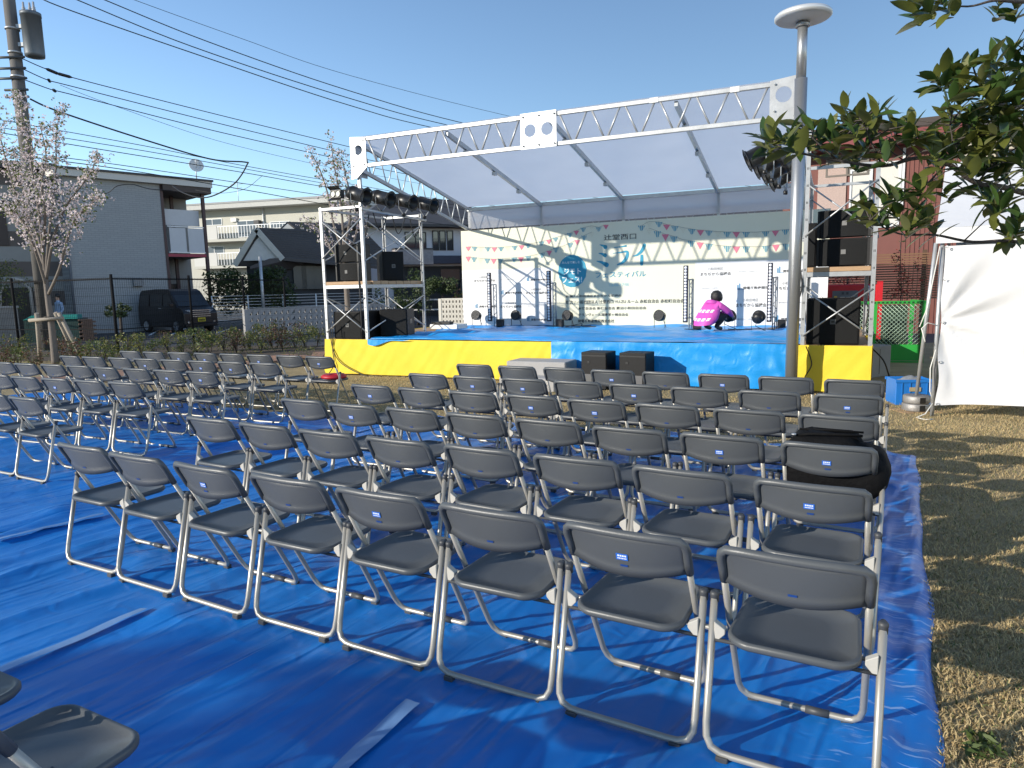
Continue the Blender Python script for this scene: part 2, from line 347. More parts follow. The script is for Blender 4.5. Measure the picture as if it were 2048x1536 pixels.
    NU, NV = 22, 7
    def surf(off):
        def fn(a, b):
            x = -.186+.372*a; sx = 1-(x/.186)**2; l = (.008+(LT-.010)*b); bulge = (.046*sx)*(1-.72*b**1.2)-.004
            if b < .15: bulge += .012*(1-b/.15)
            return bp(x, l+(-.004*sx)*(1-b), bulge+off)
        return fn
    nv = (NU+1)*(NV+1); b0 = len(mb.v); mb.grid(surf(0.004), NU, NV); mb.grid(surf(-.004), NU, NV)
    rim = [i for i in range(NU+1)]+[j*(NU+1)+NU for j in range(1, NV+1)]+[NV*(NU+1)+i for i in range(NU-1, -1, -1)]+[j*(NU+1) for j in range(NV-1, 0, -1)]
    for i in range(len(rim)):
        a, b = rim[i], rim[(i+1) % len(rim)]; mb.f.append((b0+a, b0+b, b0+nv+b, b0+nv+a)); mb.mi.append(0); mb.sm.append(False)
    D['backrest'] = mb.mesh('backrest', seat_m)
    # stickers sit on the rear face, following its slope
    def plate(x0, x1, l0, l1, off, mt, nm, lines=False):
        mb = MB()
        def f(x, l):
            b = (l-.008)/(LT-.010); sx = 1-(x/.186)**2; return bp(x, l+(-.004*sx)*(1-b), (.046*sx)*(1-.72*max(0, b)**1.2)+.0006+off)
        mb.grid(lambda a, b: f(x0+(x1-x0)*a, l0+(l1-l0)*b), 4, 1)
        if lines:
            rr = random.Random(5)
            for k in range(4):
                a = x0+.005+k*(x1-x0-.008)/4
                mb.grid(lambda p, q: Vector(f(a+(x1-x0)*.16*p, l0+(l1-l0)*(.56+.25*q)))+nb*.0006, 1, 1, 1)
            for k in range(6):
                a = x0+.005+k*(x1-x0-.008)/6
                mb.grid(lambda p, q: Vector(f(a+(x1-x0)*.1*p, l0+(l1-l0)*(.2+.18*q)))+nb*.0006, 1, 1, 1)
        return mb.mesh(nm, [mt, wtxt])
    D['sticker'] = plate(-.022, .016, .056, .077, 0.0022, stick_m, 'sticker', True)
    D['slot'] = plate(-.010, .014, .034, .041, 0.0020, slit_m, 'slot')
    return D, A, B
CH, FA, FB = chair_meshes()
def chair(x, y, rz, label, group, sticker, z=.024):
    t = thing('folding_chair', label, 'chair', (x, y, z), rz, group)
    for nm in ('seat', 'backrest', 'front_leg_frame', 'rear_leg_frame', 'tape_band', 'cross_rod', 'slot'): part(nm, CH[nm], t)
    for sx in (-1, 1):
        part('pivot_cap', CH['pivot_cap'], t, (sx*.225*K, 0, .463*K))
        part('bracket', CH['bracket'], t, (sx*.218*K, FB(.365)*K, .365*K), (0, 0, math.pi if sx > 0 else 0))
        part('foot_pad', CH['foot_pad'], t, (sx*.172*K, FB(.0)*K, 0)); part('foot_pad', CH['foot_pad'], t, (sx*.142*K, FA(.0)*K, 0))
    if sticker: part('sticker', CH['sticker'], t)
    return t
ORD = ['', 'first', 'second', 'third', 'fourth', 'fifth', 'sixth', 'seventh', 'eighth', 'ninth']
# rows beside the lawn: (centre x, centre y, angle), counted from the one farthest from the stage
RB = [(-.676, 2.6891, -.5082), (-.326, 3.3848, -.5124), (.0245, 4.0062, -.5259), (.3829, 4.6745, -.5265), (.7555, 5.3476, -.5116), (1.1367, 6.0281, -.5153)]
STK = {0: (3, 5, 7), 1: (8,), 2: (2, 7, 8), 3: (1, 4, 5), 4: (2, 3, 5, 8), 5: (4, 6)}
for i, (cx, cy, a) in enumerate(RB):
    for k in range(8):
        q = (k-3.5)*.4796+random.uniform(-.005, .005); jt = random.uniform(-.012, .012)
        x = (cx+q*math.cos(a)-jt*math.sin(a))*K; y = (cy+q*math.sin(a)+jt*math.cos(a))*K
        chair(x, y, a+random.uniform(-.018, .018), 'grey folding chair, %s from the lawn edge, %s row from the stage' % (ORD[8-k], ORD[6-i]), 'folding chairs beside the lawn', (k+1) in STK[i])
LB = [(-3.6615, 5.3164, -.49, 1, 2), (-4.0063, 6.4177, -.4579, 4, 6), (-4.2896, 7.4506, -.4633, 7, 8), (-4.1274, 8.2468, -.4536, 8, 8), (-3.7193, 8.9249, -.4526, 8, 8)]
LS = {0: (), 1: (3,), 2: (1, 2, 4), 3: (2, 3, 5), 4: (1, 3, 5, 6)}
for i, (cx, cy, a, n, tot) in enumerate(LB):
    for k in range(tot):       # counted from the aisle
        q = (n-1)/2*.4796-k*.4796+random.uniform(-.006, .006); jt = random.uniform(-.015, .015)
        x = (cx+q*math.cos(a)-jt*math.sin(a))*K; y = (cy+q*math.sin(a)+jt*math.cos(a))*K
        chair(x, y, a+random.uniform(-.025, .025), 'grey folding chair by the cherry tree, %s from the aisle, %s row from the stage' % (ORD[k+1], ORD[5-i]), 'folding chairs beside the cherry tree', (k+1) in LS[i], .02 if i < 4 else .012)
# last row, mostly out of view: fit from its seat corners
zs = .3755*K
fl = GZ(127, 1418, zs); fr_ = GZ(292, 1492, zs)
mid = (fl+fr_)/2; a0 = math.atan2(fr_.y-fl.y, fr_.x-fl.x)
R0 = Matrix.Rotation(a0, 3, 'Z'); org = mid-R0 @ Vector((0, .245*K, 0))
for k, nm in enumerate(('lone grey folding chair behind the last full row, on open tarpaulin', 'grey folding chair behind the last full row, next towards the fence')):
    p = org-R0 @ Vector((k*.50*K, 0, 0)); chair(p.x, p.y, a0, nm, 'folding chairs behind the last row', False)
# ================================================================== stage
S0 = GZ(655, 748); S1 = GZ(1740, 790); SU = (S1-S0).normalized(); SV = Vector((-SU.y, SU.x, 0)); SANG = math.atan2(SU.y, SU.x)
def SP(u, v, z=0.0): return S0+SU*u+SV*v+Vector((0, 0, z))
def UZ(x, y, v=4.0): q = PL(x, y, SP(0, v), SV)-S0; return (q.dot(SU), q.z)
def UZS(x, y, u): q = PL(x, y, SP(u, 0), SU)-S0; return (q.dot(SV), q.z)
def Z4(a, b): return UZ(920+a/5.12, 400+b/5.12)
def Z5(a, b): return UZ(1280+a/4.876, 400+b/4.876)
def sthing(name, label, cat, u, v, z, group=None, rz=0.0): return thing(name, label, cat, SP(u, v, z), SANG+rz, group)
DK = .65
yellow = M('yellow_cloth', (.84, .63, .045), .75, 0, .06, 3, .15, 25, trans=.12)
blue2 = tarp_mat('stage_sheet_blue', (.010, .27, .68), .36, .28)
# ---- platform
st = sthing('stage_platform', 'low stage platform with yellow cloth skirting and timber deck', 'stage', 0, 0, 0)
mb = MB(); mb.bb((.02, .02, DK-.06), (8.98, 4.35, DK-.004)); mb.build('deck', wood, st)
mb = MB()
for u in (.1, 1.9, 3.7, 5.3, 7.1, 8.9):
    for v in (.15, 2.2, 4.2): mb.bb((u-.03, v-.03, 0), (u+.03, v+.03, DK-.06))
mb.build('support_leg', galv, st)
def cloth(f, nu, nv, mat, nm, parent): mb = MB(); mb.grid(f, nu, nv); return mb.build(nm, mat, parent)
def skirt(u0, u1):
    def f(a, b):
        u = u0+(u1-u0)*a; z = .03+(DK+.004-.03)*b
        y = -.022-.03*(1-b)*(1+noise.noise(Vector((u*1.4, b*1.2, 3))))+.020*noise.noise(Vector((u*2.6+b*2.5, b*1.4, 1)))+.010*noise.noise(Vector((u*7-b*3, b*1.2, 4)))
        if u < 1.2: y -= .02*(1-b)*max(0, math.sin((u*3+b*2.6)*4))*(1.2-u)
        return (u, y, z+.006*noise.noise(Vector((u*2, 0, 9)))*(1-b))
    return f
cloth(skirt(0.0, 4.66), 110, 18, yellow, 'cloth_skirt', st); cloth(skirt(7.9, 9.0), 36, 18, yellow, 'cloth_skirt', st)
cloth(lambda a, b: (-.012+.012*noise.noise(Vector((a*6, b*2, 0))), 4.3*a, .03+(DK+.004-.03)*b), 50, 10, yellow, 'cloth_skirt', st)
cloth(lambda a, b: (9.012+.012*noise.noise(Vector((a*6, b*2, 5))), 4.3*a, .03+(DK+.004-.03)*b), 50, 10, yellow, 'cloth_skirt', st)
# ---- blue sheet over the deck, hanging over the front
def deck_sheet(a, b):
    u = .98+(8.12-.98)*a; v = 4.02*b
    n = noise.noise(Vector((u*.9+v*.35, v*3.2, 2)))+.5*noise.noise(Vector((u*2.2, v*7, 4)))
    z = DK+.02+.06*max(-.25, n)*min(1, b*8+.3)
    if b == 0: v = -.015+.03*noise.noise(Vector((u*2.1, 0, 6)))
    if b == 0 and u < 4.6: v = .05+.06*noise.noise(Vector((u*1.3, 3, 6))); z = DK+.012
    return (u, v, z)
sh = sthing('stage_sheet', 'bright blue plastic sheet spread on the stage and hanging at the front', 'sheet', 0, 0, 0)
cloth(deck_sheet, 200, 110, blue2, 'top_sheet', sh)
def drape(a, b):
    u = 4.50+(7.98-4.50)*a; z = .04+(DK+.016-.04)*b
    edge = max(0, 1-a*6)+max(0, (a-.82)*5.5)
    y = -.050-.040*(1-b)-.018*(1+math.sin(u*26+2.2*noise.noise(Vector((u*2, b*2, 0)))+ (1-b)*2))*edge*(1.15-b)+.014*noise.noise(Vector((u*4, b*5, 2)))
    return (u+(.10*(1-b) if a > .9 else 0), y, z)
cloth(drape, 150, 26, blue2, 'front_drape', sh)
# ragged corner flap lying over the yellow skirt
mb = MB(); mb.grid(lambda a, b: (1.0+.9*a, -.075-.012*math.sin(a*9), DK+.012-.09*b*(1-a)*(1+.5*math.sin(a*8))), 16, 4); mb.build('corner_flap', blue2, sh)
# ---- roof frame
BKZ = 3.31
rf = sthing('stage_roof', 'galvanised truss roof frame with white translucent canopy over the stage', 'stage roof', 0, 0, 0)
UL, UR_, ZT, ZB = .86, 8.02, 4.10, 3.66
def zigzag(mb, a0, a1, b0, b1, n, r):       # lower chord a, upper chord b
    a0, a1, b0, b1 = map(Vector, (a0, a1, b0, b1))
    for i in range(n):
        lo = a0.lerp(a1, (i+.5)/n)
        mb.tube([lo+(a0-a1).normalized()*.02, b0.lerp(b1, (i+.06)/n)], r, 6); mb.tube([lo-(a0-a1).normalized()*.02, b0.lerp(b1, (i+.94)/n)], r, 6)
for (z, nm) in ((ZT, 'top_chord'), (ZB, 'bottom_chord')):
    mb = MB(); mb.bar((UL+.26, -.0, z), (UR_-.32, -.0, z), .05, .062, up=(0, 0, 1)); mb.build(nm, galv_b, rf, .006)
for (a, b) in ((1.13, 4.04), (4.63, 7.66)):
    mb = MB(); zigzag(mb, (a, 0, ZB), (b, 0, ZB), (a, 0, ZT), (b, 0, ZT), 6, .016); mb.build('web_rod', galv_b, rf)
def plate(outline, holes, y, th=.008):
    bm = bmesh.new(); edges = []
    def loop(pts):
        vs = [bm.verts.new((p[0], y, p[1])) for p in pts]
        for i in range(len(vs)): edges.append(bm.edges.new((vs[i], vs[(i+1) % len(vs)])))
    loop(outline)
    for (cx, cz, r) in holes: loop([(cx+r*math.cos(2*math.pi*i/28), cz+r*math.sin(2*math.pi*i/28)) for i in range(28)])
    bmesh.ops.triangle_fill(bm, edges=edges, use_beauty=True, use_dissolve=False)
    r = bmesh.ops.extrude_face_region(bm, geom=list(bm.faces)); bmesh.ops.translate(bm, vec=(0, th, 0), verts=[v for v in r['geom'] if isinstance(v, bmesh.types.BMVert)])
    bmesh.ops.recalc_face_normals(bm, faces=bm.faces); me = bpy.data.meshes.new('gusset_plate'); bm.to_mesh(me); bm.free(); me.materials.append(galv_b); return me
def gusset(outline, holes, bolts, y=-.045):
    o = part('gusset_plate', plate(outline, holes, y), rf); mb = MB()
    for (x, z) in bolts: mb.lathe([(.014, 0), (.014, .010), (.008, .016)], 6, (x, y-.014, z), (0, -1, 0), smooth=False)
    mb.build('bolt', galv, o)
    return o
gusset([(.82, 4.15), (1.14, 4.12), (1.14, 3.62), (.94, 3.46), (.82, 3.44)], [(.985, 3.92, .085)], [(.87, 4.09), (1.09, 4.07), (.87, 3.66), (1.09, 3.68), (.87, 3.52)])
gusset([(7.65, 4.14), (8.03, 4.18), (8.03, 3.55), (7.86, 3.55), (7.65, 3.66)], [(7.82, 3.95, .10)], [(7.71, 4.09), (7.97, 4.12), (7.71, 3.75), (7.97, 3.78), (7.78, 3.68), (7.97, 3.66)])
gusset([(4.04, 4.15), (4.63, 4.15), (4.63, 3.62), (4.04, 3.62)], [(4.20, 3.89, .095), (4.48, 3.89, .095)], [(4.08, 4.10), (4.34, 4.10), (4.59, 4.10), (4.08, 3.67), (4.34, 3.67), (4.59, 3.67)])
# gusset on the side of the corner
mb = MB(); mb.bb((.855, .03, 3.5), (.865, .36, 4.12)); mb.build('side_plate', galv_b, rf)
# side trusses
for u in (.90, 7.98):
    mb = MB(); mb.bar((u, .02, ZT-.02), (u, 4.06, BKZ), .05, .06, up=(0, 0, 1)); mb.build('top_chord', galv, rf)
    mb = MB(); mb.bar((u, .02, ZB-.02), (u, 4.04, 2.86), .05, .06, up=(0, 0, 1)); mb.build('bottom_chord', galv, rf)
    mb = MB(); zigzag(mb, (u, .2, ZB-.06), (u, 4.0, 2.88), (u, .2, ZT-.05), (u, 4.0, BKZ), 8, .012); mb.build('web_rod', galv, rf)
for u in (2.69, 4.50, 6.40):
    mb = MB(); mb.bar((u, .04, ZT-.07), (u, 4.05, BKZ-.03), .05, .075, up=(0, 0, 1)); mb.build('rafter', galv, rf)
    mb = MB()
    for k in range(3):
        v = .7+k*1.1; z = ZT-.12+(BKZ-ZT+.04)*(v/4.05); mb.bb((u-.032, v-.05, z-.05), (u+.032, v+.05, z+.01))
    mb.build('splice', galv_b, rf)
mb = MB(); mb.bar((.9, 4.05, BKZ-.02), (8.0, 4.05, BKZ-.02), .05, .07, up=(0, 0, 1)); mb.build('back_beam', galv, rf)
for u in (.93, 2.69, 4.52, 6.42, 7.98):
    mb = MB(); mb.bb((u-.028, 4.075, DK-.1), (u+.028, 4.125, BKZ)); mb.build('back_post', galv_b, rf)
mb = MB()
zigzag(mb, (.95, 4.2, 2.78), (8.0, 4.2, 2.78), (.95, 4.2, 3.02), (8.0, 4.2, 3.02), 18, .008); mb.tube([(.9, 4.2, 2.79), (8.1, 4.2, 2.79)], .014, 6); mb.tube([(.9, 4.2, 3.03), (8.1, 4.2, 3.03)], .014, 6); mb.build('back_lattice', galv, rf)
canv = M('white_canopy', (.88, .88, .88), .55, 0, .03, 2, .12, 6, trans=.85)
def roofsheet(a, b):
    u = .84+(8.03-.84)*a; v = -.02+4.12*b; z = ZT+.045+(BKZ-ZT)*b
    k = (u*1.0) % 1.8; sag = -.02*abs(math.sin(math.pi*(u-.9)/1.79))*math.sin(math.pi*b)
    return (u, v, z+sag+.004*noise.noise(Vector((u*2, v*2, 0))))
o = cloth(roofsheet, 96, 40, canv, 'canopy', rf)
cloth(lambda a, b: (.9+7.1*a, 4.055+.012*noise.noise(Vector((a*16+b*2, b*3, 3)))+.012, 2.86+(BKZ+.0-2.86)*b), 110, 8, canv, 'back_valance', rf)
mb = MB()
for u in (2.3, 3.9, 6.1, 7.2): mb.bb((u-.06, -.029, ZT-.034), (u+.06, .029, ZT+.034))
mb.build('tie_tape', whitep, rf)
# ---- speaker towers
def tower(label, u0, u1, topz, inner):
    t = sthing('scaffold_tower', label, 'scaffold tower', 0, 0, 0, 'speaker scaffold towers'); V0, V1 = .03, 1.97
    for (u, v, zt) in ((u0, V0, topz[0]), (u1, V0, topz[1]), (u0, V1, 3.02), (u1, V1, 3.02)):
        mb = MB(); e = .026
        sx = 1 if u == u0 else -1; sy = 1 if v == V0 else -1     # slotted angle profile
        mb.bb((u-e*sx, v-e*sy, DK), (u+e*sx, v-e*sy+.006*sy, zt)); mb.bb((u-e*sx, v-e*sy+.006*sy, DK), (u-e*sx+.006*sx, v+e*sy, zt)); mb.bb((u+e*sx-.006*sx, v-e*sy+.006*sy, DK), (u+e*sx, v+e*sy*.4, zt))
        p = mb.build('post', galv_b, t); ms = MB(); z = DK+.12
        while z < zt-.1:
            ms.bb((u-.011, v-e*sy-.0012*sy, z), (u-.004, v-e*sy+.001, z+.03)); ms.bb((u+.004, v-e*sy-.0012*sy, z), (u+.011, v-e*sy+.001, z+.03)); z += .22
        ms = ms.build('slot', blackm, p); ms['kind'] = 'stuff'
    for z in (1.60,):
        for v in (V0, V1): mb = MB(); mb.bb((u0+.028, v-.022, z-.03), (u1-.028, v+.022, z+.03)); mb.build('shelf_beam', galv_b, t)
        for u in (u0, u1): mb = MB(); mb.bb((u-.022, V0+.03, z-.03), (u+.022, V1-.03, z+.03)); mb.build('shelf_beam', galv_b, t)
    for k in range(8):
        v = .01+k*.248; mb = MB(); mb.bb((u0-.0+(.03 if k in (0, 7) else -.015), v, 1.632), (u1+(-.03 if k in (0, 7) else .015), v+.236, 1.695+random.uniform(-.004, .004))); mb.build('plank', wood, t, .006)
    def X(a, b, c, d):
        mb = MB(); mb.tube([a, b], .0115, 6); mb.build('brace', galv_b, t); mb = MB(); mb.tube([c, d], .0115, 6); mb.build('brace', galv_b, t)
    for v, o_ in ((V0, -.034), (V1, .034)):
        for (za, zb) in ((.78, 1.40), (2.12, 2.78)): X((u0, v+o_, za), (u1, v+o_, zb), (u0, v+o_*.45, zb), (u1, v+o_*.45, za))
    for u, o_ in ((u0, -.034), (u1, .034)):
        for (za, zb) in ((.80, 1.42), (2.05, 2.80)): X((u+o_, V0, za), (u+o_, V1, zb), (u+o_*.45, V0, zb), (u+o_*.45, V1, za))
    for z in (2.985,):
        for v in (V0, V1): mb = MB(); mb.bb((u0+.03, v-.02, z-.02), (u1-.03, v+.02, z+.02)); mb.build('top_rail', galv_b, t)
        mb = MB(); mb.bb((u0-.02, V0+.03, z-.02), (u0+.02, V1-.03, z+.02)); mb.build('top_rail', galv_b, t)
    mb = MB(); mb.tube([(inner, V0-.10, 2.93), (inner, V1+.12, 2.90)], .024, 10); mb.build('lamp_bar', galv_b, t)
    return t
tower('galvanised scaffold tower carrying speakers, on the cherry tree side of the stage', .045, .93, (3.02, 3.50), .985)
tower('galvanised scaffold tower carrying speakers, beside the white tent', 8.15, 8.975, (3.50, 3.02), 7.98)
# ---- lanterns on the tower bars
lens_m = M('lamp_glass', (.35, .36, .38), .12, .3, .2, 30)
def par_can(loc, d, label, group, L=.44, r=.125, stand=.24):
    t = thing('stage_lamp', label, 'stage lamp', loc, 0, group); d = Vector(d).normalized(); x, y = frame_from(d); up = Vector((0, 0, 1))
    mb = MB(); mb.lathe([(.02, -.22), (.07, -.20), (.105, -.16), (.115, -.10), (r, -.095), (r, -.06), (r*.96, -.055), (r*.96, L*.5), (r*1.08, L*.5+.004), (r*1.08, L*.5+.02), (r*.97, L*.5+.024), (r*.9, L*.5+.02), (r*.86, L*.2), (.02, L*.18)], 20, (0, 0, 0), d, caps=False); mb.build('can', blackm, t)
    mb = MB(); mb.lathe([(r*.85, L*.2), (r*.6, L*.23), (.01, L*.245)], 18, (0, 0, 0), d, caps=False); mb.build('lens', lens_m, t)
    mb = MB(); mb.lathe([(r*1.10, L*.5+.022), (r*1.32, L*.5+.024), (r*1.32, L*.5+.032), (r*1.10, L*.5+.034)], 8, (0, 0, 0), d, caps=False, smooth=False); mb.build('gel_frame', blackm, t)
    sd = d.cross(up).normalized(); mb = MB(); p = [sd*(r+.012), sd*(r+.012)-up*stand*.6, sd*.03-up*stand, -sd*.03-up*stand, -sd*(r+.012)-up*stand*.6, -sd*(r+.012)]
    for i in range(5): mb.bar(p[i], p[i+1], .024, .006)
    mb.build('yoke', galv, t); mb = MB(); mb.lathe([(.02, -.06), (.034, -.055), (.034, .0), (.015, .01)], 8, -up*stand); mb.tube([-up*(stand+.02)-sd*.06, -up*(stand+.02)+sd*.06], .008, 6); mb.build('clamp', blackm, t)
    return t
pc = ['nearest the roof corner post', 'second from the roof corner post', 'third from the roof corner post', 'farthest along the lamp bar']
for k, v in enumerate((.0, .62, 1.24, 1.86)): par_can(SP(.86+.08*k, v, 3.20), SU*.93-SV*.10+Vector((0, 0, -.26)), 'black spotlight on the cherry-side tower bar, '+pc[k], 'spotlights on the cherry-side tower')
for k, (v, xa, ya) in enumerate(((.05, 1530, 304), (.55, 1545, 322), (1.10, 1559, 336), (1.70, 1572, 350))): par_can(SP(UZ(xa, ya, v)[0], v, UZ(xa, ya, v)[1]), -SU*.86-SV*.18+Vector((0, 0, -.40)), 'black spotlight on the tent-side tower bar, '+pc[k], 'spotlights on the tent-side tower')
fu, fz = UZ(672, 388, .02)
t = sthing('blinder_light', 'black twin flood light on top of the cherry-side scaffold tower', 'flood light', fu, .02, fz)
mb = MB(); mb.bb((-.12, -.02, -.075), (.12, .09, .075)); mb.build('housing', blackm, t, .01)
for s in (-1, 1):
    mb = MB(); mb.lathe([(.052, 0), (.045, .012), (.01, .02)], 16, (s*.055, -.021, 0), (0, 1, 0)); mb.lathe([(.056, -.012), (.056, .004), (.050, .004), (.050, -.012)], 16, (s*.055, -.021, 0), (0, 1, 0), caps=False); mb.build('bulb', M('bulb_face', (.7, .68, .6), .15, .3), t)
for (z, a) in ((.075, .5), (-.075, -.5)): mb = MB(); mb.box((0, -.06, z+a*.05), (.24, .10, .004), Matrix.Rotation(-a, 3, 'X')); mb.build('barn_door', blackm, t)
mb = MB(); mb.tube([(0, .04, -.07), (0, .04, -.26)], .012, 8); mb.build('bracket', galv, t)
# ---- speakers
grille = M('speaker_grille', (.010, .0105, .011), .65, 0, .2, 60, .4, 400, spec=.2)
logo_m = M('speaker_badge', (.10, .10, .10), .45)
def speaker(name, label, u, v, z, sx, sy, sz, rz=0.0, badge=True, handles=False, group=None):
    t = sthing(name, label, 'speaker', u, v, z, group, rz)
    mb = MB(); mb.bb((-sx/2, 0, 0), (sx/2, sy, sz)); mb.build('cabinet', blackp, t, .012, 2)
    mb = MB(); mb.bb((-sx/2+.02, -.010, .02), (sx/2-.02, -.001, sz-.02)); mb.build('grille', grille, t, .004)
    if badge:
        mb = MB(); mb.bb((-.035, -.014, sz*.5-.035), (.035, -.0105, sz*.5+.035)); b = mb.build('badge', logo_m, t); mb = MB(); mb.bb((-.02, -.016, sz*.5-.012), (.02, -.0142, sz*.5+.012)); mb.build('badge_mark', blackm, b)
    if handles:
        mb = MB(); mb.bb((sx/2+.0005, sy*.35, sz*.45), (sx/2+.004, sy*.65, sz*.62)); mb.build('handle_recess', blackm, t)
    return t
def line_array(label, u, v, z, wd, n, h, rz):
    t = sthing('line_array', label, 'speaker', u, v, z, 'line array speakers', rz)
    for k in range(n):
        z0 = k*h+.003; e = MB(); ins = .015
        e.add([(-wd/2, 0, z0), (wd/2, 0, z0), (wd*.42, .38, z0+.02), (-wd*.42, .38, z0+.02), (-wd/2, 0, z0+h-.006), (wd/2, 0, z0+h-.006), (wd*.42, .38, z0+h-.03), (-wd*.42, .38, z0+h-.03)], [(0, 1, 5, 4), (1, 2, 6, 5), (2, 3, 7, 6), (3, 0, 4, 7), (4, 5, 6, 7), (3, 2, 1, 0)])
        c = e.build('cabinet', blackp, t, .008); g = MB(); g.grid(lambda a, b: (-wd*.42+wd*.84*a, -.004-.035*(1-(2*a-1)**2), z0+.015+(h-.036)*b), 12, 1); gg = g.build('grille', grille, c)
        g = MB(); g.bb((-.03, -.044, z0+h/2-.03), (.03, -.040, z0+h/2+.03)); g.build('badge', logo_m, c)
        for s in (-1, 1): g = MB(); g.bb((s*wd/2-.014, -.012, z0+.01), (s*wd/2+.014, .30, z0+h-.012)); g.build('side_rail', galv if False else blackm, c)
    return t
line_array('black two-box line array on the cherry-side tower shelf', .42, .22, 1.70, .54, 2, .335, -.10)
line_array('black two-box line array on the tent-side tower shelf', 8.62, .18, 1.70, .66, 2, .375, -.22)
speaker('side_fill_speaker', 'black upright speaker behind the line array on the cherry-side shelf', .86, 1.05, 1.70, .42, .40, .55, .9, True)
speaker('column_speaker', 'slim black column speaker beside the line array on the tent-side shelf', 8.22, .30, 1.70, .12, .2, .60, 0, False)
speaker('subwoofer', 'large black subwoofer with badge under the cherry-side shelf', .43, .12, DK+.002, .62, .62, .50, 0, True)
speaker('subwoofer', 'plain black subwoofer beside the badge one under the cherry-side shelf', 1.10, .62, DK+.016, .52, .60, .50, .35, False, True)
speaker('subwoofer', 'large black subwoofer under the tent-side shelf', 8.52, .14, DK+.002, .66, .70, .62, 0, True)
for k, (xa, nm) in enumerate(((1190, 'black stage monitor before the blue drape, next to the concrete step'), (1267, 'black stage monitor before the blue drape, farther from the step'))):
    q = PL(xa, 740, SP(0, -.55), SV)-S0; u = q.dot(SU); t = sthing('stage_monitor', nm, 'speaker', u, -.62, 0, 'stage monitors', -.12)
    mb = MB(); mb.bb((-.20, 0, 0.02), (.20, .36, .56)); mb.build('cabinet', blackp, t, .012, 2); mb = MB(); mb.bb((-.15, -.004, .08), (.15, -.0005, .24)); mb.build('rear_panel', M('amp_panel', (.10, .10, .105), .5, .3), t)
    mb = MB(); mb.bb((-.13, -.009, .12), (-.03, -.0045, .21)); mb.build('spec_label', logo_m, t)
    mb = MB(); mb.bb((-.19, -.006, .50), (.19, -.0005, .52)); mb.bb((-.1, -.006, .40), (-.06, -.0005, .43)); mb.build('handle_recess', blackm, t)
    for s in (-1, 1): mb = MB(); mb.bb((s*.15-.03, .05, 0), (s*.15+.03, .3, .02)); mb.build('foot', blackm, t)
conc = M('concrete_step', (.36, .35, .34), .85, 0, .12, 5, .25, 60)
t = sthing('stage_step', 'grey two-tier concrete step block before the yellow skirting', 'step', 4.46, -.62, 0)
mb = MB(); mb.bb((-.48, 0, 0), (.48, .52, .40)); mb.build('upper_tier', conc, t, .012); mb = MB(); mb.bb((-.44, -.36, 0), (.44, -.004, .20)); mb.build('lower_tier', conc, t, .012)
# ---- backdrop
cream = M('backdrop_cream', (.68, .665, .52), .62, 0, .02, 1.5); bwhite = M('backdrop_white', (.72, .72, .72), .6, 0, .015, 1.5)
bd = sthing('backdrop', 'wide printed festival backdrop with bunting and Japanese lettering at the stage rear', 'backdrop', 0, 4.0, 0)
U0, U1 = .74, 8.42; ZBT, ZTP = DK-.03, 2.82
mb = MB(); mb.bb((U0, 0, ZBT), (U1, .03, ZTP)); mb.build('panel', cream, bd)
def decal(u0, u1, z0, z1, mat, nm, y=-.0025): mb = MB(); mb.add([(u0, y, z0), (u1, y, z0), (u1, y, z1), (u0, y, z1)], [(0, 1, 2, 3)]); return mb.build(nm, mat, bd)
ua = Z4(950, 700)[0]; ub = Z5(540, 700)[0]; zsplit = Z5(800, 600)[1]
decal(U0, ua, ZBT, zsplit, bwhite, 'white_print_area'); decal(ub, U1, ZBT, zsplit, bwhite, 'white_print_area')
teal = M('print_teal', (.025, .27, .40), .6, 0, .04); pink = M('print_pink', (.62, .17, .24), .6, 0, .05); beige = M('print_beige', (.55, .47, .33), .6, 0, .05)
lblue = M('print_pale_teal', (.30, .55, .62), .6, 0, .04); pgrey = M('print_grey', (.20, .21, .22), .6, 0, .04); pblue = M('print_logo_blue', (.08, .25, .42), .6, 0, .04); pwhite = M('print_white', (.80, .82, .80), .6, 0, .02)
def text(body, cu_, cz, wd, ht, mat, off=0.0, nm='lettering', parent=None, y=-.006):
    c = bpy.data.curves.new('t', 'FONT'); c.body = body; c.offset = off; c.resolution_u = 3
    o = bpy.data.objects.new('t', c); COL.objects.link(o); bpy.context.view_layer.update()
    me = bpy.data.meshes.new_from_object(o.evaluated_get(bpy.context.evaluated_depsgraph_get())); bpy.data.objects.remove(o); bpy.data.curves.remove(c)
    xs = [v.co.x for v in me.vertices]; ys = [v.co.y for v in me.vertices]; x0, x1, y0, y1 = min(xs), max(xs), min(ys), max(ys)
    sx = wd/(x1-x0); sy = ht/(y1-y0) if ht else sx
    for v in me.vertices: X = (v.co.x-(x0+x1)/2)*sx; Y = (v.co.y-(y0+y1)/2)*sy; v.co = (cu_+X, y, cz+Y)
    me.materials.clear(); me.materials.append(mat); me.name = nm
    return part(nm, me, parent or bd)
def tbox(fn, a0, b0, a1, b1, body, mat, off=0.0, full=True, **k):
    p = fn(a0, b1); q = fn(a1, b0); return text(body, (p[0]+q[0])/2, (p[1]+q[1])/2, abs(q[0]-p[0]), abs(q[1]-p[1]) if full else None, mat, off, **k)
tbox(Z4, 1475, 338, 1805, 415, '辻堂西口', print_black, .004)
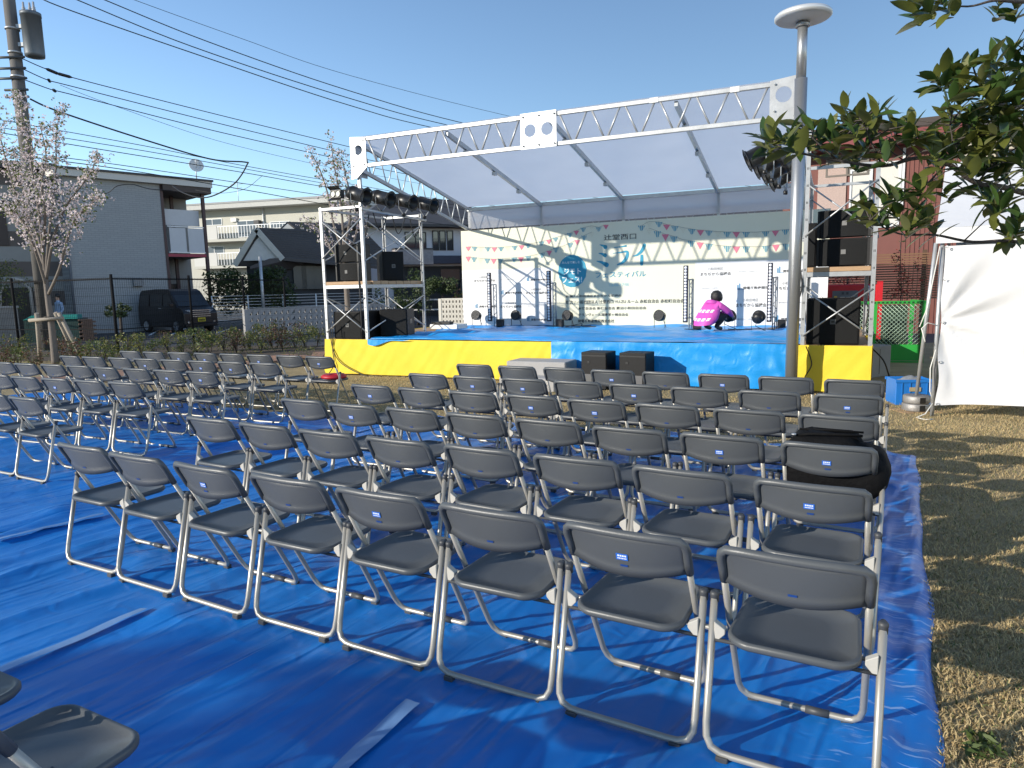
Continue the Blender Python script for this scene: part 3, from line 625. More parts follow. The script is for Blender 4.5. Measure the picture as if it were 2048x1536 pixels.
def stroke(pts, mat, fn=Z4, nm='lettering', y=-.006, cap=True):
    P = []; n = len(pts)
    fine = []
    for i in range(n-1):
        p0 = pts[max(i-1, 0)]; p1 = pts[i]; p2 = pts[i+1]; p3 = pts[min(i+2, n-1)]
        for k in range(8):
            t_ = k/8; fine.append(tuple(.5*((2*p1[c])+(-p0[c]+p2[c])*t_+(2*p0[c]-5*p1[c]+4*p2[c]-p3[c])*t_*t_+(-p0[c]+3*p1[c]-3*p2[c]+p3[c])*t_**3) for c in range(3)))
    fine.append(pts[-1]); mb = MB(); L = []; R = []
    for i, p in enumerate(fine):
        a = fine[max(i-1, 0)]; b = fine[min(i+1, len(fine)-1)]; dx, dy = b[0]-a[0], b[1]-a[1]; l = math.hypot(dx, dy) or 1; nx, ny = -dy/l, dx/l; wv = max(p[2], .5)/2
        A_ = fn(p[0]+nx*wv, p[1]+ny*wv); B_ = fn(p[0]-nx*wv, p[1]-ny*wv); L.append((A_[0], y, A_[1])); R.append((B_[0], y, B_[1]))
    k = len(L); vs = L+R; fs = [(i, i+1, k+i+1, k+i) for i in range(k-1)]
    if cap:                      # round heavy end
        p = fine[-1]; c0 = fn(p[0], p[1]); r = abs(fn(p[0]+p[2]/2, p[1])[0]-c0[0]); b = len(vs); vs = vs+[(c0[0]+r*math.cos(j*math.pi/8), y, c0[1]+r*math.sin(j*math.pi/8)) for j in range(16)]; fs.append(tuple(range(b, b+16)))
    mb.add(vs, fs); return mb.build(nm, mat, bd)
for s_ in ([(1432, 458, 6), (1465, 468, 22), (1490, 482, 40)], [(1420, 545, 6), (1455, 552, 22), (1486, 566, 40)], [(1398, 625, 6), (1450, 638, 26), (1502, 664, 46)],
           [(1580, 486, 8), (1640, 480, 10), (1700, 470, 18)], [(1563, 545, 6), (1640, 538, 14), (1712, 530, 24), (1705, 590, 34), (1665, 640, 28), (1612, 662, 10)],
           [(1765, 576, 5), (1815, 562, 20), (1862, 520, 32), (1888, 462, 34)], [(1862, 560, 26), (1862, 610, 32), (1860, 655, 32)]): stroke(s_, teal)
tbox(Z4, 1390, 722, 1905, 800, 'フェスティバル', lblue if False else teal, .012)
tbox(Z4, 1535, 850, 1730, 884, '12:00-17:00', lblue, .002)
# round badge
cu0 = Z4(1150, 728); rx = (Z4(1295, 728)[0]-Z4(1005, 728)[0])/2; rz_ = (Z4(1150, 562)[1]-Z4(1150, 893)[1])/2
mb = MB(); mb.add([(cu0[0]+rx*math.cos(a*math.pi/30)*(1+.02*math.sin(a*1.7)), -.0045, cu0[1]+rz_*math.sin(a*math.pi/30)*(1+.015*math.cos(a*2.3))) for a in range(60)], [tuple(range(60))]); rb = mb.build('round_badge', teal, bd)
tbox(Z4, 1045, 622, 1230, 655, 'みんなで楽しむ', pwhite, .01, parent=rb); tbox(Z4, 1062, 695, 1240, 765, 'ジモト', pwhite, .018, parent=rb); tbox(Z4, 1048, 785, 1250, 850, 'フェス!', pwhite, .018, parent=rb)
tbox(Z4, 1080, 965, 1655, 998, '主 催 / 小和田地区まちぢから協議会', print_black, .012)
l2 = Z4(1080, 1062); r2 = Z5(432, 968); text('協 力 / 一般社団法人 辻堂西口 YU-ZU ルーム 赤松自治会 赤松町自治会', (l2[0]+r2[0])/2, (l2[1]+r2[1])/2, r2[0]-l2[0], None, print_black, .012)
tbox(Z4, 1210, 1090, 1910, 1125, '本宿自治会 新宿自治会 菱沼小和田自治会', print_black, .012); tbox(Z4, 1210, 1158, 1725, 1190, 'グランヴェール湘南茅ヶ崎自治会', print_black, .012); tbox(Z4, 1210, 1222, 1580, 1256, '関電不動産開発株式会社', print_black, .012)
def tileA(fn, x, y, wd):      # council name, two lines
    k = wd/300; tbox(fn, x-.28*wd, y-52*k, x+.24*wd, y-18*k, '小和田地区', pgrey, .008); tbox(fn, x-wd/2, y-6*k, x+wd/2, y+36*k, 'まちぢから協議会', print_black, .014)
def tileB(fn, x, y, wd):      # developer name with blue bars mark
    k = wd/300; tbox(fn, x-.30*wd, y-16*k, x+wd/2, y+18*k, '関電不動産開発', print_black, .014); p = fn(x-.5*wd, y+16*k); q = fn(x-.34*wd, y-40*k)
    du = q[0]-p[0]; dz = q[1]-p[1]; mb = MB()
    for (a, b, c, d) in ((.05, .32, 0, .75), (.42, .68, 0, 1.0)): mb.add([(p[0]+du*a, -.006, p[1]+dz*c), (p[0]+du*b, -.006, p[1]+dz*c), (p[0]+du*b, -.006, p[1]+dz*d), (p[0]+du*a, -.006, p[1]+dz*d)], [(0, 1, 2, 3)])
    mb.add([(p[0]+du*.05, -.006, p[1]-dz*.10), (p[0]+du*1.3, -.006, p[1]-dz*.10), (p[0]+du*1.3, -.006, p[1]-dz*.02), (p[0]+du*.05, -.006, p[1]-dz*.02)], [(0, 1, 2, 3)]); mb.build('logo_mark', pblue, bd)
def tileC(fn, x, y, wd): k = wd/300; tbox(fn, x-wd/2, y-9*k, x+wd/2, y+9*k, '一般社団法人 辻堂西口YU-ZUルーム', pgrey, .0)
for (x, y) in ((255, 815), (785, 940), (525, 1080)): tileA(Z4, x, y, 215)
for (x, y) in ((790, 815), (530, 950), (265, 1090), (795, 1225)): tileB(Z4, x, y, 215)
for (x, y) in ((500, 815), (210, 950), (775, 1085), (490, 1218)): tileC(Z4, x, y, 190)
for (x, y) in ((740, 705), (1085, 1010), (1470, 845)): tileA(Z5, x, y, 300)
for (x, y) in ((1100, 855), (1490, 690), (1470, 1165)): tileB(Z5, x, y, 310)
for (x, y) in ((1090, 695), (735, 858), (1080, 1163), (1480, 1000)): tileC(Z5, x, y, 290)
# printed bunting: two garlands left, two right
def flag(fn, cx, cy, wd, hh, kind, y=-.006):
    def P(a, b): q = fn(cx+a*wd/2, cy+b*hh); return (q[0], y, q[1])
    mb = MB()
    if kind == 'p': mb.add([P(-1, 0), P(1, 0), P(0, 1)], [(0, 1, 2)]); return mb, pink
    if kind == 'b':
        for (a0, a1) in ((-1, -.62), (-.36, -.08), (.14, .42), (.66, 1)):
            n = lambda a: (1-abs(a))**.5*.98
            mb.add([P(a0, 0), P(a1, 0), P(a1*.85, max(.12, n(a1))), P(a0*.85, max(.12, n(a0)))], [(0, 1, 2, 3)])
        return mb, teal
    for r in range(4):
        for c in range(4-r): mb.add([P(-.7+.47*c+.235*r+dx, .1+.24*r+dy) for (dx, dy) in ((-.07, -.05), (.07, -.05), (.07, .05), (-.07, .05))], [(0, 1, 2, 3)])
    return mb, beige
def garland(fn, pts, wd, hh, pat, lab):
    P = pts; prev = []
    for i, (x, y) in enumerate(P):
        mb, mt = flag(fn, x, y, wd, hh, pat[i % len(pat)]); mb.build('bunting_flag', mt, bd)
    for i in range(len(P)-1):
        a = fn(*P[i]); b = fn(*P[i+1]); mb = MB(); mb.add([(a[0], -.005, a[1]), (b[0], -.005, b[1]), (b[0], -.005, b[1]+.006), (a[0], -.005, a[1]+.006)], [(0, 1, 2, 3)]); mb.build('bunting_cord', pgrey, bd)
garland(Z4, [(85, 478), (150, 480), (215, 485), (285, 485), (352, 487), (420, 483), (490, 480), (560, 472), (630, 465), (697, 452), (765, 440), (835, 425), (910, 408), (978, 385), (1050, 365), (1125, 340), (1192, 315), (1262, 285), (1345, 265), (1420, 280), (1495, 255)], 58, 48, 'pbdb', 'a')
garland(Z4, [(85, 580), (145, 588), (210, 600), (280, 602), (345, 605), (415, 603), (485, 598), (555, 590), (625, 588), (700, 575), (765, 562), (840, 545), (915, 520), (982, 490), (1060, 470), (1130, 440), (1200, 410), (1270, 365), (1350, 330)], 58, 54, 'pbdb', 'b')
garland(Z5, [(15, 250), (90, 210), (185, 215), (260, 240), (340, 255), (420, 270), (505, 285), (590, 295), (672, 300), (760, 310), (850, 313), (940, 314), (1035, 315), (1128, 315), (1225, 308), (1320, 300), (1418, 290), (1500, 285)], 72, 56, 'bdbp', 'c')
garland(Z5, [(90, 275), (170, 305), (248, 335), (330, 355), (410, 385), (500, 400), (585, 415), (672, 430), (758, 445), (850, 450), (940, 455), (1035, 455), (1130, 455), (1228, 450), (1325, 438), (1425, 430), (1500, 425)], 72, 66, 'dbpb', 'd')
# ---- LED columns on little truss stands
ledb = M('led_bar_navy', (.012, .012, .030), .4, .2); ledl = M('led_lens', (.72, .74, .78), .25)
for k, (u, v, lab) in enumerate(((1.70, 3.45, 'at the end of the backdrop behind the cherry-side tower'), (3.12, 3.38, 'beside the round blue badge on the backdrop'), (6.02, 2.95, 'next to the person in the pink jacket'), (7.48, 3.12, 'nearest the tent-side tower'))):
    t = sthing('led_column', 'tall LED light column '+lab, 'stage light', u, v, DK+.03, 'LED light columns')
    mb = MB(); mb.bb((-.042, -.03, .12), (.042, .03, 1.17)); mb.build('housing', ledb, t, .004)
    for i in range(18): mb = MB(); mb.lathe([(.027, 0), (.022, .006), (.004, .009)], 12, (0, -.031, .17+i*.0565), (0, -1, 0)); mb.build('lens', ledl, t)
    mb = MB(); xs = (.05, .12)
    for x in xs: mb.tube([(x, .10, 0), (x, .10, .92)], .011, 6)
    mb.tube([(.085, .17, 0), (.085, .17, .92)], .011, 6)
    for i in range(9): mb.tube([(xs[i % 2], .10, .05+i*.095), (xs[(i+1) % 2], .10, .145+i*.095)], .005, 5); mb.tube([(xs[i % 2], .10, .05+i*.095), (.085, .17, .12+i*.09)], .004, 5)
    mb.tube([(-.03, .06, .90), (.12, .10, .92)], .012, 6); mb.tube([(-.03, .06, .2), (.12, .10, .2)], .010, 6); mb.build('truss_stand', galv_b, t)
    mb = MB(); mb.bb((-.02, .0, -.02), (.22, .26, .0)); mb.build('base_plate', blackm, t); mb = MB(); mb.bb((.14, .0, 0), (.28, .14, .16)); mb.build('power_box', blackm, t, .008)
# ---- LED floor cans
def floor_can(u, v, aim, label, face_back=False):
    t = sthing('floor_spotlight', label, 'stage light', u, v, DK+.03, 'floor spotlights on the stage'); d = Vector(aim).normalized(); c = Vector((0, 0, .235)); x, y = frame_from(d)
    mb = MB(); mb.lathe([(.03, -.11), (.075, -.105), (.092, -.08), (.095, .0), (.110, .004), (.110, .05), (.104, .054), (.100, .046)], 20, c, d, caps=False); mb.lathe([(.03, -.11), (.001, -.112)], 20, c, d, caps=False); mb.build('can', blackm, t)
    mb = MB(); mb.lathe([(.101, .045), (.001, .046)], 20, c, d, caps=False); f = mb.build('lens_plate', M('led_plate', (.03, .03, .03), .7, 0, spec=.2), t); mb = MB()
    for r, n in ((.022, 5), (.052, 10), (.082, 16)):
        for i in range(n): a = 2*math.pi*i/n; mb.lathe([(.0060, .0465), (.003, .049)], 6, c+(x*math.cos(a)+y*math.sin(a))*r, d)
    o = mb.build('led', M('led_dim', (.30, .30, .30), .3), f); o['kind'] = 'stuff'; s = d.cross(Vector((0, 0, 1))).normalized(); mb = MB()
    for k in (-1, 1): mb.bar(c+s*(k*.118), Vector((s.x*k*.118, s.y*k*.118+.0, -.012)), .02, .006); mb.tube([c+s*(k*.094), c+s*(k*.128)], .010, 6)
    mb.bar(s*.118+Vector((0, 0, -.010)), -s*.118+Vector((0, 0, -.010)), .02, .006); mb.build('yoke', blackm, t)
    mb = MB(); mb.tube([c-d*.11, c-d*.16-Vector((0, 0, .08)), Vector((.12, .06, -.008)), Vector((.26, .02, -.008))], .006, 6); mb.build('power_lead', cablem, t)
    return t
for (u, v, lab) in ((1.22, 3.72, 'black LED floor spotlight at the end of the backdrop'), (2.22, 3.68, 'black LED floor spotlight between two LED columns'), (3.50, 3.45, 'black LED floor spotlight below the round blue badge'), (5.48, 3.20, 'black LED floor spotlight before the council name lettering')): floor_can(u, v, (-.35 if u > 3 else -.1, -1, .25), lab)
floor_can(7.35, 2.55, (.2, .9, .45), 'black floor spotlight turned away, near the tent-side tower')
# ---- loose cables, boxes and odds and ends on the stage
def cable(pts, r, label, name='stage_cable', group='cables about the stage'):
    P = [Vector(p) for p in pts]; fine = []
    for i in range(len(P)-1):
        a = P[max(i-1, 0)]; b = P[i]; c = P[i+1]; d = P[min(i+2, len(P)-1)]
        for k in range(6): t_ = k/6; fine.append(.5*((2*b)+(c-a)*t_+(2*a-5*b+4*c-d)*t_**2+(-a+3*b-3*c+d)*t_**3))
    fine.append(P[-1]); mb = MB(); mb.tube(fine, r, 6); return tag(mb.build(name, cablem), label, 'cable', group)
zc = DK+.035
cable([SP(1.3, 3.8, zc), SP(2.0, 3.7, zc), SP(2.6, 3.85, zc), SP(3.3, 3.7, zc), SP(3.9, 3.8, zc)], .009, 'black cable lying along the foot of the backdrop')
cable([SP(3.5, 3.3, zc), SP(3.8, 3.45, zc+.06), SP(3.75, 3.65, zc), SP(4.1, 3.5, zc), SP(3.6, 3.75, zc)], .008, 'tangled black cable below the round badge')
cable([SP(6.8, 2.9, zc), SP(7.1, 2.7, zc), SP(7.3, 2.95, zc), SP(7.6, 2.8, zc)], .008, 'black cable by the crouching person')
cable([SP(.16, -.05, DK+.3), SP(.2, -.06, .5), SP(.42, -.1, .22), SP(.95, -.14, .02), SP(1.3, -.12, .012)], .009, 'black cable hanging down the yellow skirting below the cherry-side tower')
cable([SP(.22, -.05, DK+.2), SP(.20, -.06, .45), SP(.25, -.1, .2), SP(.18, -.2, .02)], .008, 'thin black cable beside the yellow skirting corner')
cable([SP(8.08, .02, 2.7), SP(8.05, .02, 2.0), SP(8.12, -.02, 1.4), SP(7.95, .05, 1.0), SP(8.1, .02, .72)], .010, 'black cable looping down the tent-side tower')
cable([SP(8.2, -.05, .64), SP(8.28, -.06, .4), SP(8.2, -.08, .2), SP(8.32, -.1, .05)], .008, 'black cable hanging over the yellow skirting near the lamp post')
for k, v in enumerate((.3, .9, 1.5)): cable([SP(.98, v, 2.92), SP(1.0, v+.1, 2.66-.05*k), SP(.95, v+.3, 2.62), SP(.98, v+.45, 2.90)], .010, 'black cable loop drooping from the cherry-side lamp bar, '+('nearest the roof corner', 'in the middle', 'at the rear end')[k])
cable([SP(.75, .5, 2.9), SP(.72, .35, 2.4), SP(.80, .05, 1.9), SP(.86, -.03, 1.3), SP(.84, -.02, .75)], .012, 'thick black cable running down inside the cherry-side tower')
cable([SP(8.95, .3, DK), SP(9.15, .2, .45), SP(9.3, .5, .12), SP(9.6, .9, .02)], .010, 'black cable dropping off the end of the stage')
# ================================================================== surroundings
class Fac:                      # an upright facade through two points of the photograph, with local x along it and y going in
    def __init__(s, name, label, cat, pxa, Ya, pxb, Yb, group=None):
        a = AT(pxa, 600, Ya); b = AT(pxb, 600, Yb); a.z = b.z = 0; d = (b-a); s.L = d.length; d.normalize()
        s.o = a; s.d = d; s.n = Vector((-d.y, d.x, 0)); s.t = thing(name, label, cat, a, math.atan2(d.y, d.x), group)
    def p(s, x, y, off=0.0): q = PL(x, y, s.o+s.n*off, s.n)-s.o; return q.dot(s.d), q.z
    def rect(s, x0, y0, x1, y1, off=0.0):
        a = s.p(x0, y1, off); b = s.p(x1, y0, off); return a[0], b[0], a[1], b[1]
    def box(s, nm, x0, x1, y0, y1, z0, z1, mat, parent=None, bevel=0): mb = MB(); mb.bb((x0, y0, z0), (x1, y1, z1)); return mb.build(nm, mat, parent or s.t, bevel)
    def window(s, x0, y0, x1, y1, fm, gm=None, mull=1, off=0.0):
        a, b, c, d = s.rect(x0, y0, x1, y1, off); e = .05; mb = MB(); y = off-.05
        mb.bb((a-e, y, c-e), (a, off+.02, d+e)); mb.bb((b, y, c-e), (b+e, off+.02, d+e)); mb.bb((a, y, c-e), (b, off+.02, c)); mb.bb((a, y, d), (b, off+.02, d+e))
        for k in range(1, mull+1): xm = a+(b-a)*k/(mull+1); mb.bb((xm-.025, y+.005, c), (xm+.025, off+.02, d))
        w_ = mb.build('window', fm, s.t); mb = MB(); mb.bb((a, off-.02, c), (b, off+.015, d)); mb.build('pane', gm or glassm, w_); return w_
siding = M('grey_siding', (.46, .47, .45), .8, 0, .05, 3, .2, 20, stretch=(1, 1, 1)); t_ = siding.node_tree
bk_ = t_.nodes.new('ShaderNodeTexBrick'); bk_.inputs['Scale'].default_value = 3.2; bk_.inputs['Mortar Size'].default_value = .03; bk_.inputs['Color1'].default_value = (.31, .325, .33, 1); bk_.inputs['Color2'].default_value = (.335, .35, .355, 1); bk_.inputs['Mortar'].default_value = (.26, .27, .275, 1); bk_.inputs['Row Height'].default_value = .28; bk_.inputs['Brick Width'].default_value = .9
tc_ = t_.nodes.new('ShaderNodeTexCoord'); mp_ = t_.nodes.new('ShaderNodeMapping'); mp_.inputs['Rotation'].default_value = (math.radians(90), 0, 0); t_.links.new(tc_.outputs['Object'], mp_.inputs[0]); t_.links.new(mp_.outputs[0], bk_.inputs['Vector']); t_.links.new(bk_.outputs[0], t_.nodes['Principled BSDF'].inputs['Base Color'])
darkroof = M('dark_roof', (.045, .046, .05), .6, 0, .15, 3); darkbrown = M('dark_brown', (.055, .040, .035), .6, 0, .2, 3); maroon = M('maroon_steel', (.05, .022, .024), .5, 0, .2, 3); redtrim = M('red_trim', (.32, .03, .06), .5)
lightwall = M('light_wall', (.58, .57, .53), .8, 0, .06, 1.5, .1, 20); paneltr = M('frosted_panel', (.50, .52, .55), .4, 0, .05); metalw = M('white_metal', (.68, .69, .70), .4, .1, .05)
band1 = M('band_brown', (.12, .10, .09), .7, 0, .15, 4); band2 = M('band_grey', (.27, .27, .26), .7, 0, .1, 4)
# ---- two-storey apartment house with plain end wall
F = Fac('apartment_house', 'two-storey apartment house with plain grey siding end wall and side balconies', 'building', 150, 28.5, 342, 31.2)
zt = AT(140, 333, 28.5).z; L = F.L
F.box('wall', 0, L, 0, 9.0, 0, zt-.35, siding); F.box('roof', -.35, L+2.15, -.25, 9.4, zt-.35, zt-.08, lightwall); F.box('fascia', -.40, L+2.2, -.30, 9.45, zt-.085, zt, darkroof)
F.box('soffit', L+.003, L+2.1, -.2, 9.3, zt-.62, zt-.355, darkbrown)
F.box('corner_trim', L-.06, L+.05, -.03, .06, 0, zt-.355, maroon); mb = MB(); mb.tube([(-.08, -.10, 0), (-.08, -.10, zt-.4)], .05, 8); mb.build('downpipe', M('pipe_grey', (.14, .16, .19), .4), F.t)
z2 = F.p(370, 507)[1]
F.box('balcony_floor', L+.055, L+1.75, .0, 6, z2-.16, z2, darkbrown); F.box('balcony_edge', L+.055, L+1.72, -.025, -.003, z2-.15, z2-.02, redtrim)
for x in (L+1.72, L+.95): F.box('column', x, x+.13, .0 if x > L+1.2 else 1.6, .13 if x > L+1.2 else 1.73, 0, zt-.62, maroon)
for k in range(2): x = L+.18+k*.80; F.box('balcony_panel', x, x+.70, -.02, .0, z2+.06, z2+1.12, paneltr)
for z in (z2+.02, z2+1.15): F.box('balcony_rail', L+.1, L+1.7, -.045, -.021, z, z+.045, metalw)
F.box('balcony_screen', L+.06, L+1.66, .3, .33, z2+1.25, z2+1.95, paneltr)
for (za, zb) in ((0.0, z2-.2),): F.box('ground_door', L+.3, L+1.1, 1.9, 1.95, za, 2.05, darkbrown); 
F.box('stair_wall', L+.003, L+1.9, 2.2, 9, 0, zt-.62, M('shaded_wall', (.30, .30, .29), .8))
a, b, c, d = F.rect(266, 556, 283, 573); F.box('vent_hood', a, b, -.14, -.001, c, d, M('vent_grey', (.20, .21, .22), .5), None, .02)
q = F.p(389, 340); mb = MB(); mb.lathe([(.02, 0), (.18, .03), (.30, .085), (.31, .09), (.30, .098), (.18, .045), (.01, .015)], 22, (q[0], -.2, zt+.55), (-.25, -1, .35), caps=False); ds = mb.build('dish', M('dish_white', (.66, .66, .64), .5), F.t); mb = MB(); mb.tube([(q[0], -.15, zt-.1), (q[0], -.15, zt+.6)], .022, 6); mb.tube([(q[0], -.2, zt+.42), (q[0]-.12, -.55, zt+.72)], .012, 5); mb.bb((q[0]-.16, -.6, zt+.68), (q[0]-.08, -.5, zt+.78)); mb.build('dish_mast', galv, F.t)
# banded wing with arched entrance
G = Fac('banded_house', 'house with brown and grey banded walls behind the cherry tree', 'building', -160, 27.0, 146, 29.6)
zg = G.p(120, 345)[1]; n = 11
for k in range(n): z0 = zg*k/n; G.box('wall_band', 0, G.L, 0, 6, z0+.002, zg*(k+1)/n, band1 if k % 2 == 0 else band2)
G.box('roof', -.2, G.L-.05, -.5, 6.2, zg+.002, zg+.28, darkroof); a, b, c, d = G.rect(-60, 400, 8, 490); G.box('window', a, b, -.05, .02, c, d, darkbrown); a, b, c, d = G.rect(118, 362, 150, 370); G.box('sun_visor', a, b, -.5, -.001, c, d, darkroof)
arch = [G.p(x, y, -.4) for (x, y) in ((0, 640), (0, 585), (8, 566), (25, 557), (45, 561), (60, 578), (68, 640))]; mb = MB(); mb.tube([(x, -.4, max(z, 0)) for (x, z) in arch], .07, 6); mb.build('entrance_arch', M('arch_stone', (.42, .40, .37), .8), G.t); a, b, c, d = G.rect(2, 575, 66, 640); G.box('entrance_door', a, b, -.03, -.001, 0, d, blackm)
# unseen building, added beyond the banded house to shade the car park
nb0 = Vector((-30.6, 18.2, 0)); NB = thing('added_shade_building', 'plain unseen building added beyond the banded house to shade the car park', 'building', nb0, math.radians(26)); mb = MB(); mb.bb((0, 0, 0), (5, 8.2, 8.6)); mb.build('wall', lightwall, NB); mb = MB(); mb.bb((-.3, -.3, 8.602), (5.3, 8.5, 8.9)); mb.build('roof', darkroof, NB)
for k in range(3):
    for r in range(2): mb = MB(); mb.bb((5.002, 1.0+k*2.5, 1.0+r*3.0), (5.05, 2.3+k*2.5, 2.2+r*3.0)); w_ = mb.build('window', metalw, NB); mb = MB(); mb.bb((5.052, 1.08+k*2.5, 1.08+r*3.0), (5.06, 2.22+k*2.5, 2.12+r*3.0)); mb.build('pane', glassm, w_)
# ---- white apartment block far behind
H = Fac('apartment_block', 'long cream apartment block with balconies behind the gabled house', 'building', 300, 72, 720, 66)
cream_w = M('apartment_cream', (.50, .49, .43), .8, 0, .05, .6, .1, 5); zb = H.p(420, 422)[1]
H.box('wall', 0, H.L, 0, 9, 0, zb, cream_w); H.box('roof_slab', -.5, H.L+.5, -1.3, 9.4, zb+.002, zb+.42, M('slab_grey', (.50, .50, .47), .8)); H.box('roof_edge', -.55, H.L+.55, -1.35, 9.45, zb+.43, zb+.60, M('edge_grey', (.33, .34, .34), .8))
for (py_) in (481, 533):
    zf = H.p(430, py_)[1]; x0 = H.p(404, py_)[0]; H.box('balcony_slab', x0, H.L, -1.3, -.002, zf-.25, zf, cream_w)
    x1 = H.p(452, py_)[0]; H.box('balcony_wall', x0+.2, x1, -1.28, -1.18, zf+.002, zf+1.25, lightwall)
    mb = MB(); x2 = H.p(600, py_)[0]; mb.bb((x1+.05, -1.26, zf+1.15), (x2, -1.2, zf+1.22)); k = x1+.1
    while k < x2: mb.bb((k, -1.25, zf+.05), (k+.05, -1.21, zf+1.15)); k += .32
    mb.build('balcony_railing', metalw, H.t)
for (x0, y0, x1, y1, m_) in ((407, 438, 443, 451, 1), (477, 441, 513, 474, 1), (542, 443, 578, 456, 1), (600, 446, 630, 476, 1), (411, 493, 447, 507, 1), (482, 494, 512, 526, 1), (545, 497, 580, 510, 1)): H.window(x0, y0, x1, y1, metalw, M('far_glass', (.12, .15, .18), .15), m_)
a, b, c, d = H.rect(464, 436, 474, 444); H.box('meter_box', a, b, -.2, -.001, c, d, whitep); a, b, c, d = H.rect(515, 441, 524, 451); H.box('air_conditioner', a, b, -.6, -.1, c, d, darkroof)
mb = MB(); q = H.p(527, 427); mb.tube([(q[0], -.1, zb), (q[0], -.1, zb-4)], .08, 6); mb.build('downpipe', metalw, H.t); q = H.p(440, 415); mb = MB(); mb.tube([(q[0], 3, zb+.5), (q[0], 3, zb+3.2)], .03, 5); mb.tube([(q[0]-.8, 3, zb+2.9), (q[0]+.8, 3, zb+2.9)], .02, 5); mb.tube([(q[0]-.5, 3, zb+2.5), (q[0]+.5, 3, zb+2.5)], .02, 5); mb.build('aerial', galv, H.t)
# ---- gabled house
tile = M('roof_tile', (.060, .056, .056), .6, 0, .2, 8, .3, 30); wv = tile.node_tree
house_dark = M('house_dark_wall', (.040, .042, .044), .75, 0, .2, 3)
g0 = AT(478, 600, 34.0); g0.z = 0; gh = thing('gabled_house', 'low dark house with a steep white gable and tiled roof', 'house', g0, 0); wl = lambda p: tuple(Vector(p)-g0)
A_ = AT(513, 461, 34.0); Lf = AT(470, 533, 34.0); Rr = AT(566, 521, 34.0); dirr = Vector((4.6, 2.9, -.05)); 
A2, R2, L2 = A_+dirr, Rr+dirr+Vector((.6, 0, -.5)), Lf+dirr
up_ = Vector((0, 0, .16))
mb = MB(); mb.prism([wl(A_), wl(Rr), wl(R2), wl(A2)], (0, 0, .14)); mb.prism([wl(Lf), wl(A_), wl(A2), wl(L2)], (0, 0, .14)); ro = mb.build('roof', tile, gh)
mb = MB()
for k in range(1, 14):
    f_ = k/14; p0 = A_.lerp(Rr, f_)+Vector((0, 0, .145)); p1 = A2.lerp(R2, f_)+Vector((0, 0, .145)); mb.bar(wl(p0), wl(p1), .05, .02)
mb.build('tile_course', tile, ro)
for (p, q) in ((A_, Lf), (A_, Rr)): mb = MB(); mb.bar(wl(p+Vector((0, -.02, .05))), wl(q+Vector((0, -.02, .05))), .06, .26); mb.build('barge_board', M('barge_cream', (.62, .60, .54), .7), gh)
inn = Vector((.08, .12, 0)); mb = MB(); ap = A_+inn+Vector((0, 0, -.25)); l1 = Lf.lerp(A_, .1)+inn+Vector((0, 0, .0)); r1 = Rr.lerp(A_, .12)+inn; l1.z = r1.z = min(l1.z, r1.z)+.1; mb.prism([wl(ap), wl(l1), wl(r1)], (.2, .3, 0)); mb.build('gable_wall', M('gable_white', (.70, .69, .66), .8), gh)
mb = MB(); zz = Rr.z-.1; b0 = AT(498, 600, 34.6); b1 = Rr+Vector((-.6, .6, 0)); mb.prism([wl((b0.x, b0.y, 0)), wl((b1.x, b1.y, 0)), wl((b1.x+4.2, b1.y+2.5, 0)), wl((b0.x+4.4, b0.y+2.9, 0))], (0, 0, zz)); mb.build('wall', house_dark, gh)
lo = Rr+Vector((-1.6, -.9, -.05)); mb = MB(); mb.prism([wl(AT(540, 522, 33.6)), wl(AT(575, 520, 34.3)), wl(AT(640, 540, 36.5)), wl(AT(500, 538, 32.8))], (0, 0, .12)); mb.build('porch_roof', tile, gh)
wd_ = (R2-Rr).normalized(); nn_ = Vector((wd_.y, -wd_.x, 0)).normalized()
for k, xx in enumerate((600, 616, 633)): c_ = PL(xx, 555, Vector((b1.x, b1.y, 0))+nn_*.08, nn_); mb = MB(); mb.box(wl(c_), (.62, .06, 1.15), Matrix.Rotation(math.atan2(wd_.y, wd_.x), 3, 'Z')); mb.build('window', M('far_glass2', (.05, .06, .065), .3, 0, .3, 1), gh)
d0 = AT(575, 447, 38.5); dd = AT(560, 461, 38.3); de = AT(590, 459, 38.5); mb = MB(); mb.prism([wl(d0), wl(dd), wl(de)], (.05, .3, 0)); mb.build('dormer_gable', lightwall, gh); mb = MB(); dv = Vector((3.2, 2.0, 0)); mb.prism([wl(d0), wl(de), wl(de+dv), wl(d0+dv)], (0, 0, .1)); mb.prism([wl(dd), wl(d0), wl(d0+dv), wl(dd+dv)], (0, 0, .1)); mb.build('dormer_roof', tile, gh); mb = MB(); mb.prism([wl(de+Vector((-.1, .2, -1.2))), wl(de+dv+Vector((-.1, .2, -1.2))), wl(de+dv+Vector((-.1, .2, 0))), wl(de+Vector((-.1, .2, 0)))], (-.5, .8, 0)); mb.build('dormer_wall', house_dark, gh)
mb = MB(); pp = AT(523, 560, 31); mb.tube([wl((pp.x, pp.y, 0)), wl((pp.x, pp.y, AT(523, 513, 31).z))], .07, 8); mb.build('flue', galv, gh)
